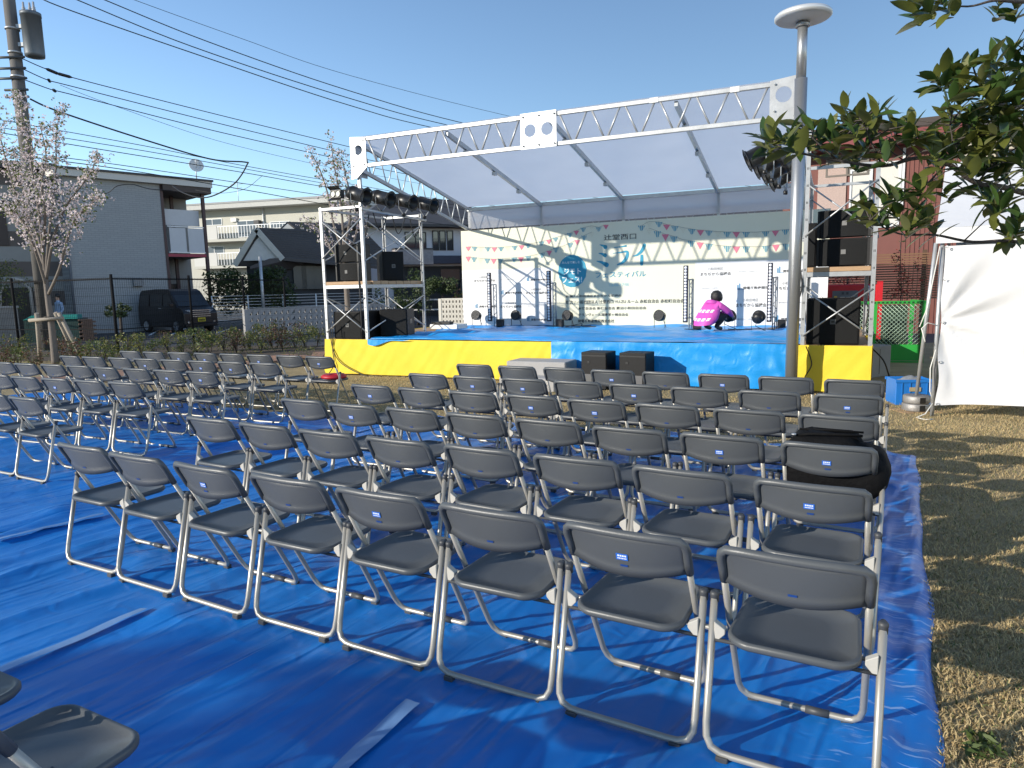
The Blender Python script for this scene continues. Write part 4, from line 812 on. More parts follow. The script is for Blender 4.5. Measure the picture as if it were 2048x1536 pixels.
# ---- white two-storey house behind the tower
W = Fac('white_house', 'white two-storey house with dark roof and three slim windows behind the stage', 'house', 742, 39.0, 1010, 42.5)
ww = M('house_white', (.60, .62, .66), .8, 0, .04, 1); zw = W.p(900, 457)[1]
W.box('wall', 0, W.L, 0, 7, 0, zw, ww)
mb = MB(); mb.prism([(-1.0, -.8, zw-.05), (W.L+1, -.8, zw-.05), (W.L+1, -.8, zw+.15), (W.L-1.5, 3.6, zw+2.0), (1.5, 3.6, zw+2.0), (-1.0, -.8, zw+.15)][:0] or [(-1, -.8, zw+.02), (-1, 8, zw+.02), (W.L+1, 8, zw+.02), (W.L+1, -.8, zw+.02)], (0, 0, .14)); r_ = mb.build('eave', darkroof, W.t)
mb = MB(); mb.add([(-1, -.8, zw+.162), (W.L+1, -.8, zw+.162), (W.L+1, 8, zw+.162), (-1, 8, zw+.162), (2.2, 3.6, zw+2.1), (W.L-2, 3.6, zw+2.1)], [(0, 1, 5, 4), (1, 2, 5), (2, 3, 4, 5), (3, 0, 4), (3, 2, 1, 0)]); mb.build('roof', tile, W.t)
for (x0, x1) in ((867, 875), (881, 889), (896, 904), (927, 935)): W.window(x0, 463, x1, 499, blackm, glassm, 0)
a, b, c, d = W.rect(792, 499, 866, 529, -.6); bq = W.box('balcony_wall', a, b, -.6, -.001, c, d, M('balcony_stone', (.32, .30, .30), .85, 0, .3, 9, .4, 30)); W.box('balcony_cap', a-.03, b+.05, -.63, .0-.002, d+.002, d+.08, darkroof); a, b, c, d = W.rect(866, 511, 1000, 527, -.5); W.box('lower_canopy', a, b, -.5, -.001, c, d, M('canopy_slate', (.05, .06, .09), .6)); a, b, c, d = W.rect(812, 466, 852, 498); W.window(812, 466, 850, 497, darkroof, glassm, 1)
a, b, c, d = W.rect(872, 532, 925, 592); W.box('ground_wall', a-2.5, b+1, -.03, -.001, 0, d, house_dark); a, b, c, d = W.rect(882, 538, 918, 575); W.box('ground_window', a, b, -.06, -.031, c, d, glassm)
a, b, c, d = W.rect(921, 560, 935, 600); W.box('pillar', a, b, -.5, -.1, 0, d, M('pillar_stone', (.32, .29, .27), .85, 0, .3, 9))
LH = Fac('long_house', 'long dark-roofed house mostly hidden behind the stage backdrop', 'house', 960, 36, 1600, 27)
zl = LH.p(1300, 440)[1]; LH.box('wall', 0, LH.L, 0, 7, 0, zl-.7, M('long_wall', (.34, .24, .20), .8, 0, .15, 2)); LH.box('eave', -.3, LH.L+.3, -.5, 7.5, zl-.698, zl-.5, darkbrown); mb = MB(); mb.prism([(-.3, -.5, zl-.498), (-.3, 7.5, zl-.498), (-.3, 3.5, zl+.7)], (LH.L+.6, 0, 0)); mb.build('roof', tile, LH.t)
# ---- brown house behind the tent-side tower
B = Fac('brown_house', 'dark red-brown house with curtained windows behind the tent-side tower', 'house', 1560, 21.0, 1905, 19.0)
zr = B.p(1790, 292)[1]; corr = M('brown_corrugated', (.17, .060, .048), .65, 0, .18, 3); pinkt = M('pink_tile', (.44, .33, .29), .8, 0, .2, 30, .3, 60)
B.box('wall', 0, B.L, 0, 8, 0, zr, corr); ztop = B.p(1790, 253)[1]; B.box('fascia', -.5, B.L+.2, -.75, 8.5, zr+.002, zr+(ztop-zr)*.62, M('fascia_red', (.20, .045, .045), .6)); B.box('roof', -.55, B.L+.25, -.8, 8.6, zr+(ztop-zr)*.62+.002, ztop, darkbrown)
a, b, c, d = B.rect(1632, 335, 1694, 470); B.box('tile_wall', a, b, -.04, -.001, c, d, pinkt); curt = M('lace_curtain', (.62, .60, .55), .8, 0, .08, 12, .2, 30, stretch=(9, 1, .2))
B.window(1700, 340, 1742, 448, metalw, curt, 0); B.window(1752, 325, 1800, 452, metalw, curt, 0); B.window(1655, 308, 1735, 352, M('old_frame', (.16, .14, .12), .6), M('shutter_grey', (.14, .13, .12), .7, 0, .3, 9), 1)
mb = MB()
for k in range(int((B.L-B.p(1802, 400)[0])/.11)): x = B.p(1802, 400)[0]+k*.11; mb.bb((x, -.022, 0), (x+.05, -.001, zr))
sd_ = mb.build('cladding_rib', corr, B.t); sd_['kind'] = 'stuff'
a, b, c, d = B.rect(1800, 296, 1812, 420); B.box('window_jamb', a, b, -.06, -.003, c, d, metalw)
Q = Fac('beige_house', 'beige rendered house seen through the magnolia branches', 'house', 1925, 26, 2260, 24)
zq = Q.p(1990, 262)[1]; Q.box('wall', 0, Q.L, 0, 8, 0, zq, M('beige_render', (.50, .45, .36), .85, 0, .06, 2)); Q.box('roof', -.4, Q.L+.4, -.6, 8.4, zq+.002, zq+.3, tile); Q.window(1992, 300, 2030, 350, darkbrown, glassm, 1)
# ---- brown slatted screen fence
sf = Fac('slatted_fence', 'brown horizontal slat screen fence behind the stage', 'fence', 1640, 16.2, 1885, 15.4); slat_m = M('brown_slat', (.20, .105, .055), .65, 0, .25, 6, .1, 40, stretch=(.4, 8, 8))
z0 = sf.p(1780, 598)[1]; z1 = sf.p(1780, 506)[1]; n = 19; mb = MB(); mb.bb((0, 0, 0), (sf.L, .022, (z1-z0)/n*.62)); sm_ = mb.mesh('slat', slat_m)
for k in range(n): part('slat', sm_, sf.t, (0, random.uniform(-.004, .004), z0+(z1-z0)*k/n))
k = 0.0
while k < sf.L+.1: sf.box('post', k-.04, k+.04, .03, .10, 0, z1+.05, M('fence_post_brown', (.10, .055, .03), .7)); k += 1.05
# ---- red generator, green mesh cage, grey panels
red = M('generator_red', (.50, .012, .020), .45, 0, .08, 4); gn = Fac('generator', 'red generator cabinet with control panel behind the tent-side tower', 'generator', 1640, 13.9, 1762, 13.5)
a, b, c, d = gn.rect(1640, 568, 1758, 608); gn.box('cabinet', 0, gn.L, 0, .9, .35, d, red, None, .02); gn.box('skid', .05, gn.L-.05, .05, .85, 0, .348, blackm); a, b, c, d = gn.rect(1664, 581, 1716, 604); gn.box('control_panel', a, b, -.012, -.001, c, d, M('panel_grey', (.12, .13, .15), .5)); gn.box('corner_post', gn.L-.08, gn.L+.02, -.02, .02, .35, gn.p(1750, 562)[1], red)
for k, (x0, y0, x1, y1, col) in enumerate(((1668, 592, 1674, 599, (.6, .4, .05)), (1680, 594, 1690, 599, (.6, .6, .6)), (1692, 594, 1702, 598, (.55, .55, .55)), (1683, 584, 1688, 589, (.05, .05, .06)), (1692, 584, 1697, 589, (.05, .05, .06)))): a, b, c, d = gn.rect(x0, y0, x1, y1); gn.box('gauge', a, b, -.022, -.0125, c, d, M('gauge%d' % k, col, .4))
green = M('cage_green', (.022, .32, .045), .5, 0, .08, 4); cg = Fac('mesh_cage', 'bright green steel mesh cage on the lawn behind the tent pole', 'cage', 1690, 12.9, 1853, 12.5)
zb_ = cg.p(1790, 724)[1]; za_ = cg.p(1790, 689)[1]; zc_ = cg.p(1790, 602)[1]; L = cg.L
cg.box('top_rail', 0, L, -.03, .03, zc_-.05, zc_, green); cg.box('kick_plate', L*.45, L-.07, -.012, .012, zb_+.03, za_, green); cg.box('bottom_rail', 0, L, -.03, .03, zb_-.04, zb_+.02, green)
for x in (0, L*.36, L-.06): cg.box('upright', x, x+.06, -.029, .029, 0, zc_-.052, green)
cg.box('depth_rail', L-.06, L, .035, .9, zc_-.05, zc_, green); cg.box('back_upright', L-.06, L, .84, .9, 0, zc_-.052, green); cg.box('back_panel', .1, L-.1, .86, .88, .1, zc_-.1, M('cage_dark', (.012, .03, .015), .7))
mb = MB(); hgt = zc_-.05-za_; k = -hgt
while k < L:
    for s in (1, -1):
        x0_, x1_ = (k, k+hgt) if s > 0 else (k+hgt, k); za2, zb2 = za_, za_+hgt
        def clip(xa, zA, xb, zB):
            P_ = []
            for (xx, zz2) in ((xa, zA), (xb, zB)):
                xc = min(max(xx, .06), L-.06); f_ = (xc-xa)/(xb-xa); P_.append((xc, zA+(zB-zA)*f_))
            return P_
        P_ = clip(x0_, za2, x1_, zb2)
        if abs(P_[0][0]-P_[1][0]) > .02: mb.tube([(P_[0][0], s*.004, P_[0][1]), (P_[1][0], s*.004, P_[1][1])], .0045, 4)
    k += .075
o = mb.build('wire_mesh', M('mesh_wire', (.42, .55, .42), .4, .3), cg.t); o['kind'] = 'stuff'
mb = MB(); k = .05
while k < L-.05: mb.bb((k, -.034, zc_-.042), (k+.035, -.0305, zc_-.012)); k += .07
o = mb.build('rail_slot', M('slot_dark', (.006, .05, .01), .6), cg.t); o['kind'] = 'stuff'
gpn = Fac('grey_locker', 'grey steel panel box standing beside the yellow stage skirting', 'cabinet', 1742, 10.6, 1788, 10.9); a, b, c, d = gpn.rect(1742, 689, 1788, 790); gpn.box('body', 0, gpn.L, 0, .5, 0, d, M('locker_grey', (.22, .22, .21), .7, 0, .2, 4), None, .01); gpn.box('door_seam', gpn.L*.5-.004, gpn.L*.5+.004, -.004, -.0005, .05, d-.05, blackm)
# ---- lamp post
lp = GZ(1581, 792); t = thing('lamp_post', 'slender grey steel lamp post with flat disc head before the stage', 'lamp post', lp, 0); steel = M('brushed_post', (.36, .37, .38), .38, .7, .08, 14, stretch=(1, 1, 8))
ztp = PL(1612, 38, lp, Vector((lp.x, lp.y, 0)).normalized()).z
mb = MB(); mb.tube([(0, 0, 0), (0, 0, ztp-.7)], .078, 24); mb.build('lower_pole', steel, t); mb = MB(); mb.tube([(0, 0, ztp-.698), (0, 0, ztp)], .060, 24); mb.build('pole', steel, t)
mb = MB(); mb.lathe([(.0, -.02), (.16, -.02), (.31, .0), (.335, .02), (.335, .05), (.31, .075), (.15, .10), (.01, .105)], 48, (0, 0, ztp), (0, 0, 1)); mb.build('disc_head', M('lamp_disc', (.62, .63, .63), .42, .35, .05), t); mb = MB(); mb.lathe([(.30, -.004), (.17, -.024), (.02, -.026)], 40, (0, 0, ztp), caps=False); mb.build('diffuser', M('lamp_diffuser', (.62, .62, .60), .5), t)
mb = MB(); mb.lathe([(.084, 0), (.084, .05)], 24, (0, 0, ztp-.09)); mb.build('collar', steel, t)
# ---- utility pole with transformer and cables
pb = AT(45, 235, 20.5); concp = M('pole_concrete', (.12, .115, .11), .85, 0, .12, 3, .1, 30); t = thing('utility_pole', 'concrete utility pole with grey transformer beside the cherry tree', 'utility pole', (pb.x, pb.y, 0)); wl2 = lambda p: tuple(Vector(p)-Vector((pb.x, pb.y, 0)))
mb = MB(); mb.tube([(0, 0, 0), (0, 0, 12.5)], [.20, .135], 16); mb.build('pole', concp, t)
zt1 = AT(62, 26, 20.5).z; zt0 = AT(62, 116, 20.5).z; tx = AT(64, 70, 20.5).x-pb.x+.02
mb = MB(); mb.lathe([(.10, zt0), (.24, zt0+.02), (.25, zt0+.08), (.25, zt1-.1), (.26, zt1-.1), (.26, zt1), (.12, zt1+.04)], 22, (tx, 0, 0)); tr = mb.build('transformer', M('transformer_grey', (.12, .14, .16), .5, .2), t)
for k in range(3): mb = MB(); mb.lathe([(.05, 0), (.05, .06), (.03, .07), (.05, .10), (.03, .12), (.025, .25)], 8, (tx-.14+.14*k, -.05+.05*(k % 2), zt1+.02)); mb.build('bushing', M('ceramic', (.35, .35, .36), .3), tr)
for z in (zt1-.35, zt0+.35): mb = MB(); mb.bb((.1, -.06, z-.05), (tx-.2, .06, z+.05)); mb.build('bracket', galv, t)
for k, py_ in enumerate((118, 140, 160, 183, 197)): z = AT(40, py_, 20.5).z; mb = MB(); mb.tube([(-.75 if k < 3 else -.3, -.16, z), (.35, -.16, z)], .035, 6); mb.build('cross_arm', M('arm_dark', (.06, .065, .07), .5, .3), t)
for k in range(3): z = AT(30, 60+k*48, 20.5).z; mb = MB(); mb.lathe([(.185, 0), (.185, .05)], 16, (0, 0, z)); mb.build('steel_band', galv_b, t)
def wire(pts, r, label, knots=()):
    P = [AT(x, y, Y) for (x, y, Y) in pts]; fine = []
    for i in range(len(P)-1):
        a = P[max(i-1, 0)]; b = P[i]; c = P[i+1]; d = P[min(i+2, len(P)-1)]
        for k in range(8): s = k/8; fine.append(.5*((2*b)+(c-a)*s+(2*a-5*b+4*c-d)*s**2+(-a+3*b-3*c+d)*s**3))
    fine.append(P[-1]); mb = MB(); mb.tube(fine, r, 5); o = mb.build('overhead_cable', cablem)
    for f_ in knots: q = fine[int(f_*(len(fine)-1))]; q2 = fine[min(int(f_*(len(fine)-1))+1, len(fine)-1)]; mb = MB(); d = (q2-q).normalized(); mb.lathe([(r, -.22), (r*3.2, -.14), (r*3.2, .14), (r, .22)], 6, q, d); mb.build('joint_sleeve', cablem, o)
    return tag(o, label, 'cable', 'overhead cables')
hi = 'thick overhead cable crossing the sky above the utility pole transformer'
wire([(-420, -190, 20), (-100, -78, 21), (60, -18, 22), (117, 12, 22), (391, 108, 24.5), (700, 211, 29), (905, 264, 35), (1300, 345, 52), (1720, 400, 80)], .017, hi+', lowest of three', (.12,)); wire([(-380, -205, 20.5), (-80, -85, 21.5), (110, -18, 22.5), (384, 93, 25), (700, 197, 29), (930, 258, 35), (1300, 335, 52), (1720, 395, 80)], .017, hi+', middle of three'); wire([(-340, -220, 21), (-50, -98, 22), (165, -18, 23), (412, 82, 25.5), (700, 182, 29), (960, 254, 35), (1300, 325, 52), (1720, 390, 80)], .017, hi+', top of three'); wire([(-300, -215, 21), (0, -100, 22), (220, -18, 23), (480, 76, 26), (700, 151, 29), (1035, 236, 36), (1300, 290, 50), (1720, 380, 80)], .009, 'hair-thin overhead cable highest above the stage roof')
lo_ = 'overhead cable running from the utility pole to behind the stage roof'
wire([(44, 117, 20.4), (95, 139, 21), (163, 160, 21.8), (430, 228, 25), (700, 294, 30), (770, 310, 32), (1000, 352, 40), (1300, 400, 52), (1720, 440, 80)], .014, lo_+', top of three', (.16, .22)); wire([(46, 138, 20.4), (95, 160, 21), (137, 171, 21.6), (430, 245, 25), (700, 310, 30), (770, 326, 32), (1000, 366, 40), (1300, 408, 52), (1720, 446, 80)], .014, lo_+', middle of three', (.15,)); wire([(50, 160, 20.4), (105, 180, 21), (147, 190, 21.6), (430, 262, 25), (700, 323, 30), (770, 340, 32), (1000, 380, 40), (1300, 416, 52), (1720, 450, 80)], .014, lo_+', lowest of three', (.18,))
wire([(120, 170, 21.4), (230, 212, 22.5), (430, 280, 26), (620, 326, 29), (720, 345, 31), (1000, 392, 42), (1400, 440, 60)], .007, 'thin dipping overhead cable below the three pole cables')
wire([(60, 198, 20.4), (120, 224, 21), (290, 280, 23), (420, 318, 25), (488, 324, 26), (494, 330, 26), (470, 366, 26.4), (430, 390, 27), (398, 395, 27.6), (365, 385, 28.5), (345, 372, 29.5)], .026, 'thickest black cable hooking back to the grey apartment house roof')
for k, (a, b, c, d, r) in enumerate((((-40, 232), (290, 292), (480, 330), (700, 368), .011), ((-40, 248), (290, 302), (480, 336), (700, 375), .011), ((-40, 258), (190, 297), (480, 344), (700, 382), .013), ((-40, 300), (240, 338), (480, 378), (720, 420), .014), ((-40, 292), (240, 330), (480, 366), (720, 402), .012))): wire([(a[0]-400, a[1]-75, 18.5), (*a, 20.6), (*b, 22.5), (*c, 25.5), (*d, 30), (d[0]+300, d[1]+45, 40), (d[0]+750, d[1]+85, 62)], r, 'low telephone cable passing before the grey apartment house roof')
wire([(195, 384, 27.9), (215, 386, 28), (235, 372, 28), (265, 369, 28.4), (300, 378, 29), (345, 381, 29.6)], .016, 'slack black wire drooping across the grey apartment house wall'); wire([(525, 351, 26.5), (495, 375, 27), (465, 384, 27.3), (430, 386, 27.6), (390, 380, 28)], .008, 'thin service wire looping back beside the satellite dish')
# ---- black mesh fence along the park edge
fm = M('fence_black', (.010, .010, .011), .85, 0, spec=.15); fw = M('fence_wire', (.010, .010, .011), .95, 0, spec=.1)
fp = [Vector(p) for p in ((-21.9, 23.4, 0), (-18.2, 21.95, 0), (-14.53, 20.52, 0), (-10.79, 19.05, 0), (-9.95, 21.8, 0), (-9.35, 24.6, 0), (-8.78, 27.3, 0))]
t = thing('mesh_fence', 'black welded mesh fence between the park and the car park', 'fence', fp[3]); o3 = fp[3]
for i, p in enumerate(fp): mb = MB(); q = p-o3; mb.tube([q, q+Vector((0, 0, 2.12))], .038, 8); mb.build('post', fm, t)
for i in range(len(fp)-1):
    a, b = fp[i]-o3, fp[i+1]-o3; L = (b-a).length; d = (b-a).normalized(); mb = MB(); n = int(L/.075)
    for k in range(n): q = a+d*(.05+k*.075); mb.bar(q+Vector((0, 0, .06)), q+Vector((0, 0, 2.04)), .0045, .0045)
    for z in (.08, .30, .52, .74, .96, 1.10, 1.32, 1.54, 1.76, 1.98, 2.03): mb.bar(a+Vector((0, 0, z)), b+Vector((0, 0, z)), .006, .006)
    o = mb.build('mesh_panel', fw, t); o['kind'] = 'stuff'; mb = MB(); mb.bar(a+Vector((0, 0, 2.0)), b+Vector((0, 0, 2.0)), .03, .03); mb.build('top_rail', fm, t); mb = MB(); mb.bar(a+Vector((0, 0, .62)), b+Vector((0, 0, .62)), .024, .024); mb.build('mid_rail', fm, t)
# ---- openwork block walls
blk = M('block_grey', (.34, .335, .33), .88, 0, .12, 5, .3, 50); blk2 = M('block_cream', (.60, .57, .50), .88, 0, .1, 5, .3, 50)
def block_mesh(wd, h, th, tri, mat):
    bm = bmesh.new(); edges = []
    def loop(pts):
        vs = [bm.verts.new((p[0], 0, p[1])) for p in pts]
        for i in range(len(vs)): edges.append(bm.edges.new((vs[i], vs[(i+1) % len(vs)])))
    e = .004; loop([(e, e), (wd-e, e), (wd-e, h-e), (e, h-e)])
    loop([(wd*.22, h*.18), (wd*.80, h*.18), (wd*.80, h*.84)][::1] if tri else [(wd*.28, h*.25), (wd*.74, h*.25), (wd*.74, h*.78), (wd*.28, h*.78)])
    bmesh.ops.triangle_fill(bm, edges=edges, use_beauty=True); r = bmesh.ops.extrude_face_region(bm, geom=list(bm.faces)); bmesh.ops.translate(bm, vec=(0, th, 0), verts=[v for v in r['geom'] if isinstance(v, bmesh.types.BMVert)]); bmesh.ops.recalc_face_normals(bm, faces=bm.faces)
    me = bpy.data.meshes.new('block'); bm.to_mesh(me); bm.free(); me.materials.append(mat); return me
def block_wall(label, a, b, wd, h, rows, tri, mat, base):
    a = Vector((*a, 0)); b = Vector((*b, 0)); L = (b-a).length; d = (b-a).normalized(); t = thing('block_wall', label, 'wall', a, math.atan2(d.y, d.x)); me = block_mesh(wd, h, .10, tri, mat); n = int(L/wd)
    for r in range(rows):
        for k in range(n): part('block', me, t, (k*wd, 0, base+r*h))
    mb = MB(); mb.bb((-.12, -.02, 0), (-.002, .12, base+rows*h+.03)); mb.build('end_pier', mat, t); mb = MB(); mb.bb((0, .01, 0), (n*wd, .09, base-.003)); mb.build('footing', mat, t); mb = MB(); mb.bb((0, -.01, base+rows*h+.002), (n*wd, .11, base+rows*h+.04)); mb.build('coping', mat, t)
block_wall('grey openwork block wall with triangular holes behind the black fence', (-9.0, 23.9), (-4.6, 29.0), .235, .225, 4, True, blk, .06); block_wall('cream openwork block wall with square holes behind the stage corner', (-2.75, 27.9), (1.4, 26.4), .145, .195, 5, False, blk2, .14)
# low white rail fence behind
t = thing('white_rail_fence', 'low white mesh fence behind the grey block wall', 'fence', (-10.6, 33, 0)); a, b = Vector((-2.6, -2.0, 0)), Vector((4.2, 1.2, 0))
for k in range(6): q = a.lerp(b, k/5); mb = MB(); mb.tube([q, q+Vector((0, 0, 1.45))], .03, 6); mb.build('post', whitep, t)
for k in range(9): mb = MB(); z = .35+k*.135; mb.bar(a+Vector((0, 0, z)), b+Vector((0, 0, z)), .018, .018); mb.build('rail', whitep, t)
# iron garden fence under the white house
t = thing('garden_fence', 'dark iron garden fence with white rails before the white house', 'fence', (-4.6, 30.5, 0)); mb = MB()
for k in range(60): mb.bar((-1.5+k*.1, 0, .1), (-1.5+k*.1, 0, 1.1), .018, .018)
o = mb.build('bars', blackm, t); o['kind'] = 'stuff'
for z in (.62, 1.05): mb = MB(); mb.bb((-1.6, -.03, z), (4.5, .03, z+.06)); mb.build('rail', metalw, t)
# ---- car park furniture
teal_b = M('bin_teal', (.02, .22, .18), .5, 0, .15, 3); bb_ = Fac('refuse_cage', 'refuse cage with teal green cover beyond the fence', 'bin', 42, 24.0, 152, 24.4); z = bb_.p(100, 632)[1]; bb_.box('cage', 0, bb_.L, 0, 1.0, 0, z-.12, M('cage_teal_dark', (.012, .05, .045), .7)); mb = MB(); mb.prism([(0, -.06, z-.118), (bb_.L, -.06, z-.118), (bb_.L-.15, .4, z+.02), (.1, .4, z+.02)], (0, .5, 0)); mb.build('cover', teal_b, bb_.t)
bx2 = Fac('brick_planter', 'small brown brick planter wall beside the refuse cage', 'planter', 152, 24.3, 188, 24.6); z = bx2.p(170, 634)[1]; bkm = M('planter_brick', (.20, .125, .09), .85, 0, .25, 8); mb = MB(); mb.bb((0, 0, 0), (.205, .10, .062)); bm_ = mb.mesh('brick', bkm, .004); n = int(bx2.L/.215)
for r in range(int(z/.07)):
    for k in range(n): part('brick', bm_, bx2.t, (k*.215+(.1 if r % 2 else 0), random.uniform(-.004, .004), r*.07))
bx2.box('core', .1, n*.215, .03, .7, 0, int(z/.07)*.07-.01, bkm)
lw = Fac('concrete_wall', 'weathered concrete block wall beyond the fence, next to the arch', 'wall', -80, 21.8, 33, 22.6); z = lw.p(20, 616)[1]; lw.box('wall', 0, lw.L, 0, .3, 0, z, M('weathered_concrete', (.26, .245, .225), .9, 0, .25, 2.5, .3, 30)); lw.box('cap', -.03, lw.L+.03, -.03, .33, z+.002, z+.06, conc)
# ---- white event tent
TA = math.radians(-33); tent = thing('event_tent', 'white gabled event tent with canvas wall beside the stage', 'tent', (4.62, 7.52, 0), TA); canvas = M('tent_canvas', (.70, .70, .71), .7, 0, .025, 2, .25, 7, trans=.10)
EV, RD, DP, LN = 1.90, 2.95, 3.6, 5.4
for (x, y) in ((0, 0), (LN/2, 0), (LN, 0), (0, DP), (LN, DP)): mb = MB(); mb.tube([(x, y, .0), (x, y, EV)], .021, 8); mb.build('leg', galv_b, tent)
def wallf(a, b):
    x = .02+(LN-.06)*a; z = .14+(EV-.05-.14)*b+.05*(1-b)*math.sin(a*9); y = -.035+.05*noise.noise(Vector((x*1.3, z*.9, 0)))*(1-abs(2*b-1)*.6)
    dx = x-0.0; dz = z-1.05; r_ = math.hypot(dx, dz*.9)+.05; ang = math.atan2(dz, dx); y += .055*math.sin(ang*9)*math.exp(-r_*.9)*min(1, r_*3)
    y += .06*math.sin((x*2.2-z*2.8)*2.1)*math.exp(-((x-.9)**2))*(1-b)**.3*b
    if a < .02: x += .10*(1-b)*math.sin(b*9)**2*.3
    return (x, y, z)
cloth(wallf, 130, 46, canvas, 'wall_sheet', tent)
cloth(lambda a, b: (-.06+(LN+.12)*a, -.065+.01*math.sin(a*30), EV-.02+.16*b), 60, 4, canvas, 'valance', tent)
def roofc(f): return lambda a, b: (-.06+(LN+.12)*a, f(b), EV+.14+(RD-EV-.14)*b-.03*math.sin(math.pi*b)*(1+.3*math.sin(a*12)))
cloth(roofc(lambda b: -.06+(DP/2+.06)*b), 60, 14, canvas, 'roof_sheet', tent); cloth(roofc(lambda b: DP+.06-(DP/2+.06)*b), 60, 14, canvas, 'roof_sheet', tent)
for x in (0, LN): mb = MB(); mb.tube([(x, 0, EV+.02), (x, DP/2, RD-.03), (x, DP, EV+.02)], .018, 6); mb.build('rafter', galv_b, tent)
mb = MB(); mb.tube([(0, 0, EV), (LN, 0, EV)], .018, 6); mb.tube([(0, DP, EV), (LN, DP, EV)], .018, 6); mb.build('eave_pipe', galv_b, tent)
rope = M('rope_white', (.70, .68, .62), .8)
for k, pts in enumerate((((-.02, -.05, 1.85), (-.10, -.12, 1.2), (-.16, -.16, 1.0)), ((-.02, -.05, 1.02), (-.09, -.10, 1.04), (-.14, -.14, .98), (-.10, -.16, .84)), ((.0, -.06, .16), (-.06, -.12, .05), (-.14, -.2, .015), (-.05, -.26, .012), (.02, -.2, .012)), ((.0, -.06, .75), (-.04, -.08, .55), (-.03, -.1, .3), (0, -.07, .2)))): mb = MB(); mb.tube(pts, .006, 6); mb.build('tie_rope', rope, tent)
for z in (.16, .62, 1.05, 1.5, 1.84): mb = MB(); mb.lathe([(.016, 0), (.016, .006), (.008, .006), (.008, 0)], 10, (.045, -.07, z), (0, -1, 0), caps=False); mb.build('eyelet', galv_b, tent)
# guy pole with iron weights
pA = GZ(1830, 822); pT = AT(1872, 486, 7.55); t = thing('tent_pole', 'leaning steel tent pole standing in round iron weights', 'pole', pA); mb = MB(); mb.tube([(0, 0, .1), tuple(pT-pA)], .020, 10); mb.build('tube', galv_b, t)
iron = M('cast_iron', (.30, .29, .28), .55, .5, .2, 8, .2, 40)
for k in range(2): mb = MB(); mb.lathe([(.03, 0), (.135, 0), (.14, .01), (.14, .075), (.13, .085), (.03, .085)], 28, (.0+.01*k, 0, .012+k*.09)); wt = mb.build('weight', iron, t); mb = MB(); mb.bb((-.03, -.145, .02+k*.09), (.03, -.1, .085+k*.09)); mb.build('grip_notch', blackm, wt)
mb = MB(); mb.bb((-.22, -.16, .0), (.22, .16, .010)); mb.build('base_board', wood, t)
# blue crate
crb = M('crate_blue', (.012, .16, .52), .45, 0, .1, 5); c0 = GZ(1816, 806); t = thing('plastic_crate', 'blue plastic crate holding grey cloth on the lawn by the stage', 'crate', c0, -.15)
mb = MB(); hx, hy, hz = .205, .16, .31
for (x0, x1, y0, y1) in ((-hx, hx, -hy, -hy+.012), (-hx, hx, hy-.012, hy), (-hx, -hx+.012, -hy+.013, hy-.013), (hx-.012, hx, -hy+.013, hy-.013)): mb.bb((x0, y0, 0), (x1, y1, hz))
mb.bb((-hx+.012, -hy+.012, .004), (hx-.012, hy-.012, .014)); mb.build('body', crb, t, .003)
mb = MB(); mb.bb((-hx-.014, -hy-.014, hz-.035), (hx+.014, -hy-.001, hz)); mb.bb((-hx-.014, hy+.001, hz-.035), (hx+.014, hy+.014, hz)); mb.build('rim', crb, t, .003)
for x in (-.14, -.05, .05, .14): mb = MB(); mb.bb((x-.006, -hy-.010, .02), (x+.006, -hy-.001, hz-.037)); mb.build('rib', crb, t)
mb = MB(); mb.bb((-.06, -hy-.013, .17), (.07, -hy-.0105, .22)); mb.build('paper_label', M('label_tan', (.34, .28, .16), .8), t); mb = MB(); mb.grid(lambda a, b: ((a-.5)*.36, (b-.5)*.28, hz-.06+.09*math.sin(a*3.1)*math.sin(b*3.1)+.03*noise.noise(Vector((a*6, b*6, 0)))), 14, 12); mb.build('grey_cloth', M('cloth_grey', (.20, .22, .25), .9), tag(t))
# wooden box under the tent wall
tb = GZ(1945, 818); t = thing('wooden_box', 'low brown wooden box under the tent canvas hem', 'box', (tb.x+.2, tb.y+.35, 0), -.3); mb = MB(); mb.bb((-.5, 0, 0), (.7, .4, .16)); mb.build('body', M('box_brown', (.10, .06, .035), .8), t, .006); mb = MB(); mb.bb((-.56, .05, 0), (-.502, .3, .15)); mb.build('end_block', wood, t)
# ================================================================== plants
def leaf_mesh(nm, L, wd, mat, fold=.25, curl=.15):
    mb = MB(); n = 5; vs = []
    for i in range(n+1):
        f = i/n; h = wd/2*math.sin(math.pi*min(1, f*.94+.06))**.8*(1 if f < 1 else 0)+.0006; z = -curl*L*f*f; y = L*f
        vs += [(-h, y, z+fold*h), (0, y, z), (h, y, z+fold*h)]
    fs = []
    for i in range(n): b = i*3; fs += [(b, b+1, b+4, b+3), (b+1, b+2, b+5, b+4)]
    mb.add(vs, fs, 0, True); return mb.mesh(nm, mat)
lf1 = M('magnolia_leaf', (.050, .095, .022), .30, 0, .3, 9, trans=.22, spec=.6, coords='Object'); lf2 = M('magnolia_leaf_olive', (.13, .145, .032), .36, 0, .3, 9, trans=.3); lf3 = M('magnolia_leaf_back', (.17, .18, .065), .6, 0, .25, 9, trans=.3)
bark = M('bark_grey', (.070, .058, .050), .9, 0, .3, 12, .5, 60)
mt_ = thing('magnolia_tree', 'broad-leaved evergreen tree reaching its branches over the lawn by the tent', 'tree', (4.15, 4.95, 0))
mo = Vector((4.15, 4.95, 0))
